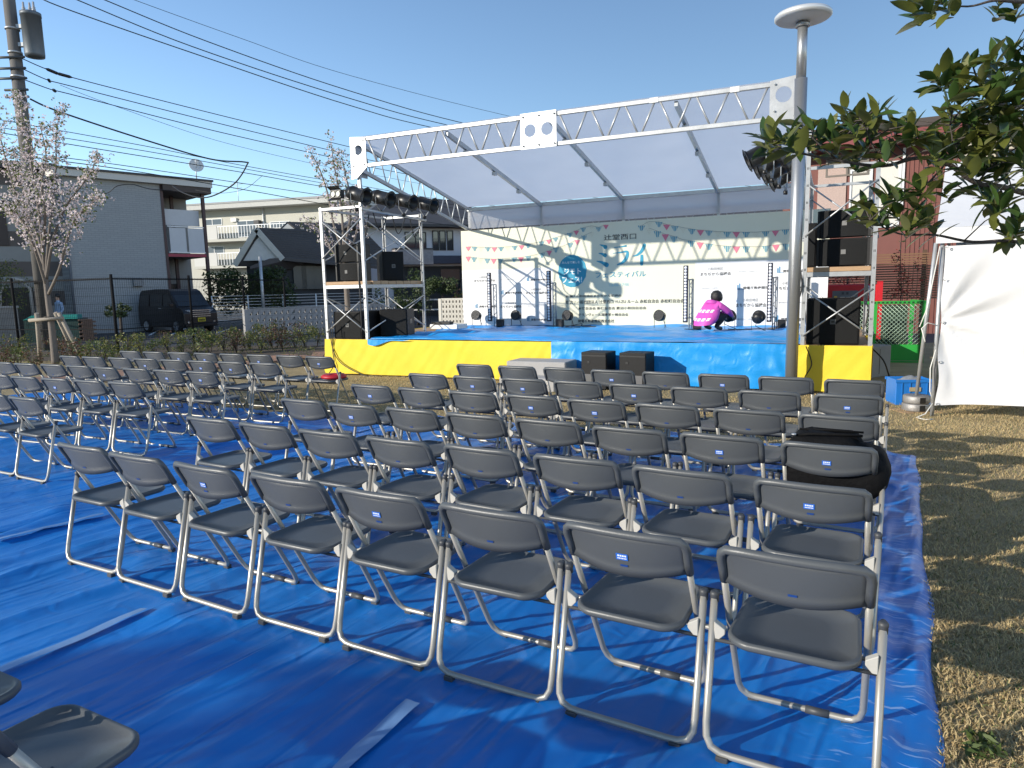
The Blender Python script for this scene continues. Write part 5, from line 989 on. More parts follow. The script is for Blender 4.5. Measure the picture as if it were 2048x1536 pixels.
def limb(pts, r0, r1, nm, parent, o, mat):
    P = [p if isinstance(p, Vector) else AT(*p) for p in pts]; n = len(P); fine = []; rr = []
    for i in range(n-1):
        a = P[max(i-1, 0)]; b = P[i]; c = P[i+1]; d = P[min(i+2, n-1)]
        for k in range(5): s = k/5; fine.append(.5*((2*b)+(c-a)*s+(2*a-5*b+4*c-d)*s**2+(-a+3*b-3*c+d)*s**3)-o); rr.append(r0+(r1-r0)*(i+s)/(n-1))
    fine.append(P[-1]-o); rr.append(r1); mb = MB(); mb.tube(fine, rr, 7); return mb.build(nm, mat, parent), [f+o for f in fine]
mb = MB(); mb.tube([(0, 0, -.05), (.02, .01, .5), (-.03, .02, 1.1), (.02, -.02, 1.8), (.05, -.05, 2.7), (.0, 0, 3.6)], [.13, .10, .09, .08, .06, .03], 12); mb.build('trunk', bark, mt_)
Dm = 4.3
hub = Vector((4.15, 4.92, 1.9)); hub2 = Vector((4.18, 4.92, 1.55)); hub3 = Vector((4.2, 4.9, 2.5)); hub4 = Vector((4.16, 4.95, 3.3))
BR = [limb([hub, (2024, 379, 4.5), (1955, 367, 4.4), (1893, 326, 4.35), (1834, 316, 4.3), (1765, 332, 4.25), (1674, 321, 4.2), (1583, 302, 4.15), (1545, 290, 4.1)], .020, .004, 'branch', mt_, mo, bark),
      limb([hub2, (2048, 486, 4.4), (1945, 484, 4.3), (1870, 470, 4.3), (1800, 468, 4.25), (1740, 440, 4.2)], .013, .003, 'branch', mt_, mo, bark),
      limb([hub3, (2048, 215, 4.4), (1985, 205, 4.3), (1960, 170, 4.3), (1945, 130, 4.3)], .014, .004, 'branch', mt_, mo, bark),
      limb([hub4, (2048, 4, 4.2), (1990, 1, 4.1), (1935, 13, 4.1), (1860, 5, 4.1)], .012, .003, 'branch', mt_, mo, bark),
      limb([(1893, 326, 4.35), (1905, 290, 4.3), (1900, 250, 4.3)], .007, .003, 'branch', mt_, mo, bark), limb([(1765, 332, 4.25), (1745, 290, 4.2), (1725, 240, 4.2)], .007, .003, 'branch', mt_, mo, bark), limb([(1674, 321, 4.2), (1640, 290, 4.2), (1610, 262, 4.2)], .006, .002, 'branch', mt_, mo, bark),
      limb([(1955, 367, 4.4), (1985, 330, 4.4), (2040, 290, 4.4)], .007, .003, 'branch', mt_, mo, bark), limb([(1893, 326, 4.35), (1840, 380, 4.3), (1790, 400, 4.25)], .006, .003, 'branch', mt_, mo, bark), limb([(2000, 377, 4.45), (2020, 420, 4.4), (2035, 450, 4.4)], .006, .003, 'branch', mt_, mo, bark)]
WH = [(1528, 276), (1545, 268), (1562, 280), (1580, 262), (1600, 250), (1622, 258), (1592, 275), (1660, 262), (1688, 222), (1716, 232), (1700, 258), (1740, 252), (1762, 222), (1780, 246), (1738, 285), (1792, 268), (1770, 300), (1668, 300), (1710, 315), (1640, 290),
      (1872, 160), (1892, 150), (1940, 132), (1962, 160), (1990, 150), (2015, 170), (2035, 120), (1990, 192), (1950, 190), (1912, 196), (2040, 200), (1985, 118), (2050, 150), (1925, 165), (2025, 100),
      (1892, 262), (1908, 288), (1935, 276), (1962, 262), (1992, 270), (2022, 272), (2045, 245), (1882, 308), (1952, 304), (2005, 310), (1930, 330), (1986, 338), (2035, 325), (1860, 300), (1975, 290), (2015, 240),
      (1722, 412), (1742, 432), (1765, 440), (1792, 428), (1803, 396), (1832, 412), (1850, 442), (1818, 456), (1778, 388), (1836, 378),
      (1955, 392), (2012, 416), (2036, 445), (1882, 372), (1992, 402), (2030, 470), (1832, 4), (1852, 10), (1884, 4), (1998, 8), (2030, 2), (1915, 245), (1945, 250), (1975, 240), (2005, 215), (2030, 215), (2048, 180), (1900, 225), (2048, 300), (2010, 345), (1965, 345), (1945, 285), (2040, 270), (1870, 280), (2060, 340), (2055, 110), (1965, 220), (1995, 235), (1925, 300), (1850, 270), (1820, 250), (1755, 240), (1700, 240), (1680, 280)]
rng = random.Random(11); LM = [leaf_mesh('leaf', .135, .046, lf1), leaf_mesh('leaf', .115, .044, lf1, .35, .05), leaf_mesh('leaf', .125, .050, lf2, .2, .25), leaf_mesh('leaf', .11, .04, lf3, .3, .1)]
stuff = MB(); nl = 0; order = []
for (x, y) in WH:
    c = AT(x, y, rng.uniform(4.0, 4.6)); ax = Vector((rng.uniform(-.7, .3), rng.uniform(-.5, .3), rng.uniform(.1, 1.0))).normalized(); x_, y_ = frame_from(ax); n = rng.randint(8, 12); a0 = rng.uniform(0, 6.28)
    # twig back to the nearest branch
    best = min((p for b in BR for p in b[1]), key=lambda p: (p-c).length)
    if (best-c).length < .9: mb = MB(); mb.tube([best-mo, best.lerp(c, .5)+Vector((0, 0, .02))-mo, c-mo], [.0045, .0035, .0022], 5); mb.build('twig', bark, mt_)
    for k in range(n):
        a = a0+k*2.4; el = rng.uniform(.05, 1.0) if k > 2 else rng.uniform(.8, 1.3); d = (x_*math.cos(a)+y_*math.sin(a))*math.cos(el)+ax*math.sin(el); order.append((c-d*0.0-ax*.012*k, d, rng.choice((0, 1, 1, 2, 2, 2, 3)), rng.uniform(.85, 1.4), rng.uniform(-.6, .6)))
rng.shuffle(order)
for i, (c, d, k, s, rl) in enumerate(order):
    sx = d.cross(Vector((0, 0, 1))); sx = sx.normalized() if sx.length > .05 else Vector((1, 0, 0)); up = sx.cross(d).normalized(); R = Matrix((sx, d, up)).transposed() @ Matrix.Rotation(rl, 3, 'Y')
    if i < 298: o = part('leaf', LM[k], mt_, c-mo, R.to_euler(), (s, s, s))
    else:
        me = LM[k]; vs = [R @ (v.co*s)+c-mo for v in me.vertices]; stuff.add(vs, [tuple(p.vertices) for p in me.polygons], (0, 0, 1, 2)[k], True)
o = stuff.build('foliage', [lf1, lf2, lf3], mt_); o['kind'] = 'stuff'
for k in range(5): limb([Vector((4.16, 4.95, 1.9+.3*k)), Vector((4.7+.2*math.sin(k*2), 4.9+.5*math.cos(k*2.2), 2.3+.3*k)), Vector((5.3+.3*math.sin(k*3), 5.0+.9*math.cos(k*2.2), 2.6+.3*k))], .018, .005, 'branch', mt_, mo, bark)
far = MB(); rg = random.Random(31)
for k in range(70):
    c = Vector((5.0+rg.gauss(0, .45), 5.0+rg.gauss(0, .6), 2.7+rg.gauss(0, .5)))
    if c.x/c.y < .86: continue
    for j in range(9):
        d = Vector((rg.gauss(0, 1), rg.gauss(0, 1), rg.gauss(.3, .7))).normalized(); sx = d.cross(Vector((0, 0, 1))).normalized(); up = sx.cross(d); R = Matrix((sx, d, up)).transposed(); i = rg.randrange(4); far.add([R @ v.co+c-mo for v in LM[i].vertices], [tuple(p.vertices) for p in LM[i].polygons], (0, 0, 1, 2)[i], True)
o = far.build('outer_foliage', [lf1, lf2, lf3], mt_); o['kind'] = 'stuff'
# ---- loose foliage clouds
def foliage(mb, centres, rad, n, size, rng, mats=1, flat=.0, thin=.45):
    for c in centres:
        for k in range(n):
            d = Vector((rng.gauss(0, 1), rng.gauss(0, 1), rng.gauss(0, 1))); d.normalize(); p = Vector(c)+Vector((d.x*rad[0], d.y*rad[1], d.z*rad[2]))*(rng.uniform(.25, 1)**.6); s = size*rng.uniform(.6, 1.3)
            a = Vector((rng.gauss(0, 1), rng.gauss(0, 1), rng.gauss(0, .8))).normalized(); b = a.cross(Vector((rng.gauss(0, 1), rng.gauss(0, 1), rng.gauss(0, 1)))).normalized()
            mb.add([p-a*s*.5, p+b*s*thin*.5, p+a*s*.5, p-b*s*thin*.5], [(0, 1, 2, 3)], rng.randrange(mats), False)
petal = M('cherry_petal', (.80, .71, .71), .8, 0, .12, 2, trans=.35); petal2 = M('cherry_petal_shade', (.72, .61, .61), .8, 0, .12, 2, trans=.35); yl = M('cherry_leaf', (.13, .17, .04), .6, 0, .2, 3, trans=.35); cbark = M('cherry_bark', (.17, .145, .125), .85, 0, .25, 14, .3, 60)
def cherry(label, base, trunk, limbs, dens, Y, seed):
    rng = random.Random(seed); o = Vector((base.x, base.y, 0)); t = thing('cherry_tree', label, 'tree', o); r0 = .085
    limb([Vector((base.x, base.y, 0))]+trunk, r0, .05, 'trunk', t, o, cbark); mb = MB()
    for L in limbs:
        q, path = limb(L, .036, .006, 'branch', t, o, cbark); n = len(path)
        for i, p in enumerate(path):
            f = i/(n-1)
            if f < .28: continue
            for k in range(dens):
                c = p+Vector((rng.gauss(0, .15), rng.gauss(0, .16), rng.gauss(0, .15)))*(1.1-.55*f)
                for j in range(6):
                    pp = c+Vector((rng.gauss(0, .028), rng.gauss(0, .028), rng.gauss(0, .028))); s = rng.uniform(.036, .068); a = Vector((rng.gauss(0, 1), rng.gauss(0, 1), rng.gauss(0, 1))).normalized(); b = a.cross(Vector((rng.gauss(0, 1), rng.gauss(0, 1), rng.gauss(0, 1)))).normalized()
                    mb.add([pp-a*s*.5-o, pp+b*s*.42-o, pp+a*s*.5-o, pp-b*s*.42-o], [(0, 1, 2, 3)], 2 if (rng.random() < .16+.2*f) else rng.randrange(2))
    c = mb.build('blossom', [petal, petal2, yl], t); c['kind'] = 'stuff'
    return t
cb = GZ(111, 728); Yc = cb.y
ct = cherry('young cherry tree in pale pink blossom tied to wooden stakes', cb, [(104, 660, Yc), (96, 600, Yc), (90, 550, Yc)], [[(90, 550, Yc), (84, 480, Yc), (76, 410, Yc), (66, 350, Yc), (56, 290, Yc-.1), (46, 235, Yc-.2), (36, 190, Yc-.2)], [(91, 560, Yc), (98, 470, Yc), (105, 400, Yc+.2), (112, 330, Yc+.3), (112, 270, Yc+.3), (122, 215, Yc+.4)],
    [(92, 560, Yc), (106, 480, Yc-.2), (128, 420, Yc-.3), (152, 385, Yc-.4), (178, 350, Yc-.5), (197, 308, Yc-.5)], [(88, 530, Yc), (62, 460, Yc+.3), (36, 400, Yc+.4), (18, 340, Yc+.4), (2, 280, Yc+.4), (-8, 215, Yc+.4)], [(96, 590, Yc), (118, 540, Yc-.3), (134, 480, Yc-.4), (150, 440, Yc-.4), (175, 415, Yc-.4), (200, 392, Yc-.5)], [(92, 570, Yc), (70, 500, Yc-.4), (52, 450, Yc-.6), (30, 430, Yc-.7), (12, 410, Yc-.8)], [(86, 490, Yc), (90, 430, Yc-.5), (84, 370, Yc-.6), (92, 310, Yc-.6), (80, 250, Yc-.6)], [(90, 540, Yc), (75, 470, Yc+.5), (50, 420, Yc+.6), (45, 350, Yc+.7), (25, 300, Yc+.7)]], 10, Yc, 5)
stk = M('stake_wood', (.30, .26, .21), .85, 0, .2, 10, .3, 50)
t = thing('tree_stakes', 'wooden tree stakes lashed around the cherry trunk', 'stake', (cb.x, cb.y, 0)); c0_ = Vector((cb.x, cb.y, 0))
for (bx_, by_, tx_, ty_) in ((-.58, .35, -.30, .0), (.55, .2, .24, -.05), (.05, .75, .0, .2)): mb = MB(); mb.tube([(bx_, by_, 0), (tx_, ty_, 1.18)], .045, 8); mb.build('stake', stk, t)
mb = MB(); mb.tube([(-.45, -.06, 1.02), (.36, -.10, 1.06)], .04, 8); mb.build('cross_bar', stk, t); mb = MB(); mb.lathe([(.11, 0), (.11, .1)], 10, (-.02, .0, 1.0)); mb.build('lashing', M('hemp', (.06, .05, .04), .9), t)
c2 = AT(694, 600, 17.2); c2.z = 0; Y2 = 17.2
cherry('young cherry tree behind the cherry-side scaffold tower', c2, [(696, 620, Y2), (692, 560, Y2), (688, 500, Y2)], [[(688, 500, Y2), (684, 430, Y2), (676, 370, Y2), (668, 330, Y2), (662, 285, Y2)], [(688, 510, Y2), (668, 450, Y2), (656, 390, Y2), (640, 340, Y2), (620, 302, Y2)], [(688, 500, Y2), (700, 440, Y2), (700, 390, Y2), (690, 345, Y2), (683, 310, Y2)], [(690, 540, Y2), (664, 500, Y2+.3), (648, 470, Y2+.3), (632, 452, Y2+.3), (610, 440, Y2+.3)], [(690, 520, Y2), (712, 470, Y2+.2), (718, 420, Y2+.2), (722, 380, Y2+.2)]], 6, Y2, 8)
# ---- shrubs in the planting bed
sg1 = M('shrub_green', (.075, .11, .025), .6, 0, .3, 4, trans=.25); sg2 = M('shrub_yellow', (.19, .19, .045), .6, 0, .3, 4, trans=.25); sg3 = M('shrub_red', (.12, .060, .035), .6, 0, .3, 4, trans=.2)
rng = random.Random(21)
def shrub_mesh(kind):
    mb = MB(); cs = [(rng.gauss(0, .14), rng.gauss(0, .12), rng.uniform(.15, .52)) for _ in range(14)]
    foliage(mb, cs, (.12, .12, .13), 26, .055, rng, 3, thin=.55); st_ = MB()
    for k in range(7): a = rng.uniform(0, 6.28); st_.tube([(0, 0, 0), (math.cos(a)*.08, math.sin(a)*.08, .25), (math.cos(a)*.2, math.sin(a)*.2, rng.uniform(.4, .62))], [.008, .006, .003], 5)
    m_ = ([sg1, sg1, sg2], [sg1, sg2, sg2], [sg3, sg1, sg3])[kind]; return mb.mesh('foliage', m_), st_.mesh('stem', bark)
SM = [shrub_mesh(k) for k in (0, 1, 2, 0, 1)]
pos = [(8, 742), (40, 735), (70, 742), (150, 738), (178, 726), (205, 735), (255, 715), (283, 710), (310, 714), (338, 708), (366, 712), (394, 706), (420, 712), (448, 704), (474, 708), (500, 700), (522, 706), (545, 698), (566, 702), (590, 696), (612, 700), (634, 694), (30, 716), (120, 722), (225, 708), (330, 694), (410, 692), (470, 688), (540, 686), (600, 684), (560, 676), (516, 684)]
for i, (x, y) in enumerate(pos):
    p = GZ(x, y); k = rng.randrange(5) if x < 470 else rng.choice((1, 2, 2, 4)); ref = 'near the cherry stakes' if x < 230 else ('before the parked van' if x < 440 else 'before the grey block wall')
    t = thing('shrub', ('leafy green young shrub ', 'yellowish young shrub ', 'reddish bronze young shrub ', 'leafy green young shrub ', 'yellowish young shrub ')[k]+'in the planting bed '+ref, 'shrub', p, rng.uniform(0, 6.28), 'shrubs along the fence')
    s = rng.uniform(.8, 1.15); part('foliage', SM[k][0], t, (0, 0, 0), (0, 0, 0), (s, s, s)); part('stem', SM[k][1], t, (0, 0, 0), (0, 0, 0), (s, s, s))
mb = MB(); foliage(mb, [(GZ(x, y)+Vector((0, 0, .05))) for (x, y) in [(rng.uniform(0, 640), rng.uniform(690, 735)) for _ in range(160)]], (.22, .22, .07), 26, .045, rng, 2); o = mb.build('ground_cover', [sg1, sg2]); tag(o, 'low leafy ground cover in the planting bed', kind='stuff')
# ---- garden bushes round the houses
dk1 = M('bush_dark', (.030, .050, .016), .6, 0, .3, 3, trans=.15); dk2 = M('bush_mid', (.055, .085, .022), .6, 0, .3, 3, trans=.2)
def bush(name, label, cat, p, cs, rad, n, size, m_=None, trunk=None):
    t = thing(name, label, cat, (p.x, p.y, 0)); mb = MB(); foliage(mb, cs, rad, n, size, rng, 2); o = mb.build('foliage', m_ or [dk1, dk2], t); o['kind'] = 'stuff'
    mb = MB(); mb.tube([(0, 0, 0), (.03, 0, trunk or .8)], [.07, .04], 7); mb.build('trunk', bark, t); return t
p = AT(884, 600, 28.5); bush('clipped_bush', 'round clipped dome bush before the white house', 'bush', p, [(rng.uniform(-.55, .55), rng.uniform(-.4, .4), 1.55+rng.uniform(-.12, .38)) for _ in range(20)], (.25, .25, .20), 110, .11, None, 1.4)
for k, (x, Y, zc_, rr) in enumerate(((800, 29.5, .9, .8), (835, 30, 1.5, .8), (770, 30, .8, .9), (925, 31, .7, .6))): p = AT(x, 600, Y); bush('garden_bush', 'dark garden bush '+('behind the cherry-side tower brace', 'tall and loose before the stone balcony', 'low beside the iron garden fence', 'bronze beside the stone pillar')[k], 'bush', p, [(rng.gauss(0, rr*.4), rng.gauss(0, rr*.4), zc_+rng.gauss(0, .35)) for _ in range(16)], (.35, .35, .3), 60, .13, [sg3, dk2] if k == 3 else None)
p = AT(520, 600, 32.5); bush('hedge_bush', 'dark tangled evergreen bush beside the gabled house', 'bush', p, [(rng.uniform(-2.2, 1.4), rng.uniform(-.4, .4), rng.uniform(.8, 2.4)) for _ in range(60)], (.5, .4, .45), 110, .17)
p = AT(236, 600, 24.5); bush('spiky_plant', 'small dark spiky plant standing behind the black fence', 'plant', p, [(rng.gauss(0, .22), rng.gauss(0, .2), 1.0+rng.gauss(0, .12)) for _ in range(8)], (.18, .18, .12), 40, .16, None, .9); 
p = AT(12, 600, 25.5); bush('yellow_conifer', 'yellowish rounded conifer before the banded house', 'bush', p, [(rng.gauss(0, .5), rng.gauss(0, .3), 2.1+rng.gauss(0, .45)) for _ in range(18)], (.32, .3, .35), 70, .09, [sg2, dk2], 1.8)
# red-leaved climber on the slat fence
rl = M('red_leaf', (.40, .045, .035), .6, 0, .3, 4, trans=.25); p = AT(1800, 600, 15.1); t = thing('red_climber', 'red-leaved plant climbing the brown slatted fence', 'plant', (p.x, p.y, 0)); mb = MB(); foliage(mb, [tuple(AT(x, y, 15.1)-Vector((p.x, p.y, 0))) for (x, y) in ((1792, 512), (1796, 525), (1800, 540), (1802, 552), (1805, 565), (1798, 575), (1792, 585), (1815, 560), (1838, 530), (1845, 565), (1780, 590), (1835, 595), (1812, 590))], (.13, .1, .15), 42, .06, rng, 2); o = mb.build('foliage', [rl, M('red_leaf_green', (.16, .10, .04), .6)], t); o['kind'] = 'stuff'; mb = MB(); mb.tube([(0, 0, 0), (.02, .0, 1.2), (-.05, .02, 2.3)], [.02, .012, .005], 5); mb.build('stem', bark, t)
p = AT(1690, 600, 14.6); t = thing('red_shrub', 'red-leaved shrub behind the red generator', 'shrub', (p.x, p.y, 0)); mb = MB(); foliage(mb, [tuple(AT(x, y, 14.6)-Vector((p.x, p.y, 0))) for (x, y) in ((1665, 555), (1680, 550), (1700, 556), (1718, 552), (1735, 650), (1710, 660), (1725, 630), (1690, 560))], (.2, .15, .16), 46, .07, rng, 2); o = mb.build('foliage', [rl, sg3], t); o['kind'] = 'stuff'; mb = MB(); mb.tube([(0, 0, 0), (.05, 0, 1.7)], [.03, .01], 5); mb.build('stem', bark, t)
# weed sprig on the lawn
p = GZ(1962, 1512); mb = MB(); foliage(mb, [(0, 0, .03)], (.07, .07, .025), 60, .05, rng, 1, thin=.3); o = mb.build('weed', sg1); o.location = (p.x, p.y, .01); tag(o, 'small green weed in the dry lawn beside the tarpaulin', 'weed')
# ---- park trees behind the viewer whose shade falls on the tarpaulin and lawn
def park_tree(label, x, y, h, cz, rx, rz, n, seed):
    rng = random.Random(seed); t = thing('park_tree', label, 'tree', (x, y, 0), 0, 'park trees across the lawn'); mb = MB(); mb.tube([(0, 0, 0), (.05, .03, h*.4), (0, .05, h)], [.16, .12, .04], 10); mb.build('trunk', cbark, t); mb = MB()
    cs = []
    for k in range(n):
        a = rng.uniform(0, 6.28); r = rx*rng.uniform(.15, 1)**.7; z = cz+rz*rng.uniform(-1, 1)*math.sqrt(max(0, 1-(r/rx)**2*.8)); c = Vector((math.cos(a)*r, math.sin(a)*r, z)); cs.append(c)
        m2 = MB(); m2.tube([(0, 0, max(h*.35, z-1.2)), (c.x*.5, c.y*.5, z-.4), tuple(c)], [.03, .02, .006], 5); m2.build('branch', cbark, t)
    foliage(mb, cs, (.34, .34, .28), 85, .13, rng, 2, thin=.6); o = mb.build('foliage', [dk2, sg1], t); o['kind'] = 'stuff'
park_tree('leafy park tree whose shade reaches the tarpaulin', -10.0, -2.65, 3.5, 3.0, 1.25, .42, 34, 3)
# ================================================================== parked van
vb = GZ(352, 665); van = thing('parked_van', 'black boxy minivan with chrome grille and yellow number plate', 'van', (vb.x-.2, vb.y+.7, 0), math.radians(-34)); vpaint = M('van_black', (.008, .008, .010), .30, 0, .1, 2, coat=.15); chrome = M('chrome', (.6, .6, .62), .15, .9, .05); tyre = M('tyre', (.015, .015, .015), .85); vglass = M('van_glass', (.012, .014, .016), .08, 0, .1, spec=.8)
prof = [(-1.66, .24), (-1.72, .60), (-1.70, 1.05), (-1.60, 1.62), (-1.46, 1.74), (-.4, 1.785), (.50, 1.77), (.72, 1.68), (1.24, 1.04), (1.56, .95), (1.68, .80), (1.70, .35), (1.62, .22)]
def hw(z): return .735 if z < 1.0 else .735-.085*(z-1.0)/.78
n = len(prof); mb = MB(); mb.add([(x, -hw(z), z) for x, z in prof]+[(x, hw(z), z) for x, z in prof], [tuple(reversed(range(n))), tuple(range(n, 2*n))]+[(i, (i+1) % n, n+(i+1) % n, n+i) for i in range(n)]); mb.build('body', vpaint, van, .03, 2)
mb = MB(); e = .012; mb.add([(.74+e, -.60, 1.635), (1.22+e, -.66, 1.075), (1.22+e, .66, 1.075), (.74+e, .60, 1.635)], [(0, 1, 2, 3)]); mb.build('windscreen', vglass, van)
for s in (-1, 1):
    for (x0, x1, x2, x3) in ((.62, .98, .25, .25), (.15, .15, -.75, -.75), (-.85, -.85, -1.48, -1.55)): mb = MB(); mb.add([(x0, s*(hw(1.58)+.006), 1.58), (x1, s*(hw(1.08)+.006), 1.08), (x3, s*(hw(1.08)+.006), 1.08), (x2, s*(hw(1.58)+.006), 1.58)], [(0, 1, 2, 3)]); mb.build('side_window', vglass, van)
    for x in (-1.12, 1.10): w_ = MB(); w_.lathe([(.10, -.08), (.26, -.08), (.275, -.05), (.275, .05), (.26, .08), (.10, .08)], 22, (x, s*.68, .275), (0, 1, 0)); wo = w_.build('wheel', tyre, van); w_ = MB(); w_.lathe([(.02, .0), (.16, .0), (.185, .02)], 16, (x, s*.745, .275), (0, s, 0)); [w_.bar((x, s*.752, .275), (x+.165*math.cos(a*1.2566), s*.752, .275+.165*math.sin(a*1.2566)), .03, .02) for a in range(5)]; w_.build('rim', chrome, wo)
    mb = MB(); mb.prism([(1.60, s*.36, .80), (1.52, s*.70, .82), (1.46, s*.735, .93), (1.60, s*.42, .92)], (.09, 0, -.02)); mb.build('headlight', M('headlamp', (.62, .64, .68), .12, .5), van); mb = MB(); mb.box((1.05, s*.86, 1.13), (.10, .17, .15)); mb.build('wing_mirror', vpaint, van, .02); mb = MB(); mb.lathe([(.05, 0), (.04, .015)], 12, (1.70, s*.56, .42), (1, 0, 0)); mb.build('fog_lamp', chrome, van); mb = MB(); mb.bb((-.1, s*.742-.01, .98), (.1, s*.742+.01, 1.01)); mb.build('door_handle', chrome, van)
for z in (.88, .80, .72, .64): mb = MB(); mb.bb((1.69, -.40, z), (1.722, .40, z+.035)); mb.build('grille_bar', chrome, van)
mb = MB(); mb.bb((1.70, -.165, .44), (1.725, .165, .60)); pl = mb.build('number_plate', M('plate_yellow', (.62, .48, .03), .5), van); mb = MB()
for k, x in enumerate((-.11, -.05, .02, .08)): mb.bb((1.726, x, .465), (1.728, x+.035, .545))
o = mb.build('plate_characters', blackm, pl); o['kind'] = 'stuff'; mb = MB(); mb.bb((1.66, -.7, .24), (1.73, .7, .36)); mb.build('bumper', vpaint, van, .02)
mb = MB()
for k in range(4): a = AT(300+k*45, 680, 27.0+k*.2); b = AT(320+k*50, 655, 31.5+k*.2); mb.bar((a.x, a.y, .006), (b.x, b.y, .006), .10, .004)
o = mb.build('parking_line', whitep); tag(o, kind='structure')
# ================================================================== people
skin = M('skin_tone', (.50, .30, .21), .55, 0, .06); pinkj = M('jacket_pink', (.56, .075, .40), .6, 0, .12, 6, .35, 14); blackt = M('trousers_black', (.016, .016, .019), .75, 0, .2, 6, .2, 20); hairm = M('hair_black', (.010, .009, .009), .45, 0, .3, 60, .4, 120); shoe = M('shoe_dark', (.04, .04, .045), .6); paleb = M('shirt_blue', (.30, .40, .55), .75, 0, .1, 6)
def figure(name, label, loc, rz, J, E, mats, tags, parts_cb):
    t = thing(name, label, 'person', loc, rz); me = bpy.data.meshes.new('body'); names = list(J); idx = {k: i for i, k in enumerate(names)}; me.from_pydata([J[k][:3] for k in names], [(idx[a], idx[b]) for a, b in E], [])
    o = bpy.data.objects.new('tmp', me); COL.objects.link(o); sk = o.modifiers.new('skin', 'SKIN'); sk.use_smooth_shade = True
    if not me.skin_vertices: 
        bm = bmesh.new(); bm.from_mesh(me); bm.verts.layers.skin.verify(); bm.to_mesh(me); bm.free()
    for i, k in enumerate(names): r = J[k][3]; me.skin_vertices[0].data[i].radius = (r if isinstance(r, tuple) else (r, r)); me.skin_vertices[0].data[i].use_root = (k == 'pelvis')
    sb = o.modifiers.new('sub', 'SUBSURF'); sb.levels = 2; sb.render_levels = 2; bpy.context.view_layer.update()
    m2 = bpy.data.meshes.new_from_object(o.evaluated_get(bpy.context.evaluated_depsgraph_get())); bpy.data.objects.remove(o); m2.name = 'body'; m2.materials.clear()
    for m_ in mats: m2.materials.append(m_)
    segs = [(Vector(J[a][:3]), Vector(J[b][:3]), tags.get((a, b), 0)) for a, b in E]
    for p in m2.polygons:
        c = p.center; best = None
        for a, b, g in segs:
            ab = b-a; s = max(0, min(1, (c-a).dot(ab)/max(ab.length_squared, 1e-9))); d = (c-(a+ab*s)).length
            if best is None or d < best[0]: best = (d, g)
        p.material_index = best[1]; p.use_smooth = True
    part('body', m2, t); parts_cb(t); return t
def hand(J, E, T, s, wr, d, up, g):
    w0 = Vector(J[wr][:3]); d = Vector(d).normalized(); sd = d.cross(Vector(up)).normalized()*s; pm_ = 'palm%d' % s; J[pm_] = (*(w0+d*.055), .024); E.append((wr, pm_)); T[(wr, pm_)] = g
    for k, (off, ln) in enumerate(((-.030, .050), (-.012, .070), (.006, .075), (.022, .068), (.036, .05))):
        a = w0+d*.075+sd*off; b = a+d*ln*.5+Vector((0, 0, -.012)); c = b+d*ln*.4+Vector((0, 0, -.022)); n0 = 'f%d_%d' % (s, k); J[n0+'a'] = (*b, .0085); J[n0+'b'] = (*c, .0075); E += [(pm_, n0+'a'), (n0+'a', n0+'b')]; T[(pm_, n0+'a')] = g; T[(n0+'a', n0+'b')] = g
J = {'pelvis': (0, -.06, .20, (.15, .13)), 'waist': (0, .00, .30, (.145, .115)), 'chest': (0, .09, .41, (.155, .115)), 'neck': (0, .17, .51, .052), 'head': (0, .215, .575, .082), 'crown': (0, .245, .635, .070)}
E = [('pelvis', 'waist'), ('waist', 'chest'), ('chest', 'neck'), ('neck', 'head'), ('head', 'crown')]; T = {('neck', 'head'): 1, ('head', 'crown'): 1}
for s in (-1, 1):
    q = str(s); J['sh'+q] = (s*.165, .12, .445, .068); J['el'+q] = (s*.235, .27, .335, .054); J['wr'+q] = (s*.13, .44, .27, .036); J['hip'+q] = (s*.10, -.03, .19, .095); J['kn'+q] = (s*.16, .30, .335, .066); J['an'+q] = (s*.12, .07, .075, .045); J['to'+q] = (s*.13, .22, .040, .036)
    E += [('chest', 'sh'+q), ('sh'+q, 'el'+q), ('el'+q, 'wr'+q), ('pelvis', 'hip'+q), ('hip'+q, 'kn'+q), ('kn'+q, 'an'+q), ('an'+q, 'to'+q)]; T[('hip'+q, 'kn'+q)] = 2; T[('kn'+q, 'an'+q)] = 2; T[('an'+q, 'to'+q)] = 3; T[('pelvis', 'hip'+q)] = 2; hand(J, E, T, s, 'wr'+q, (-s*.2, .8, -.35), (0, 0, 1), 1)
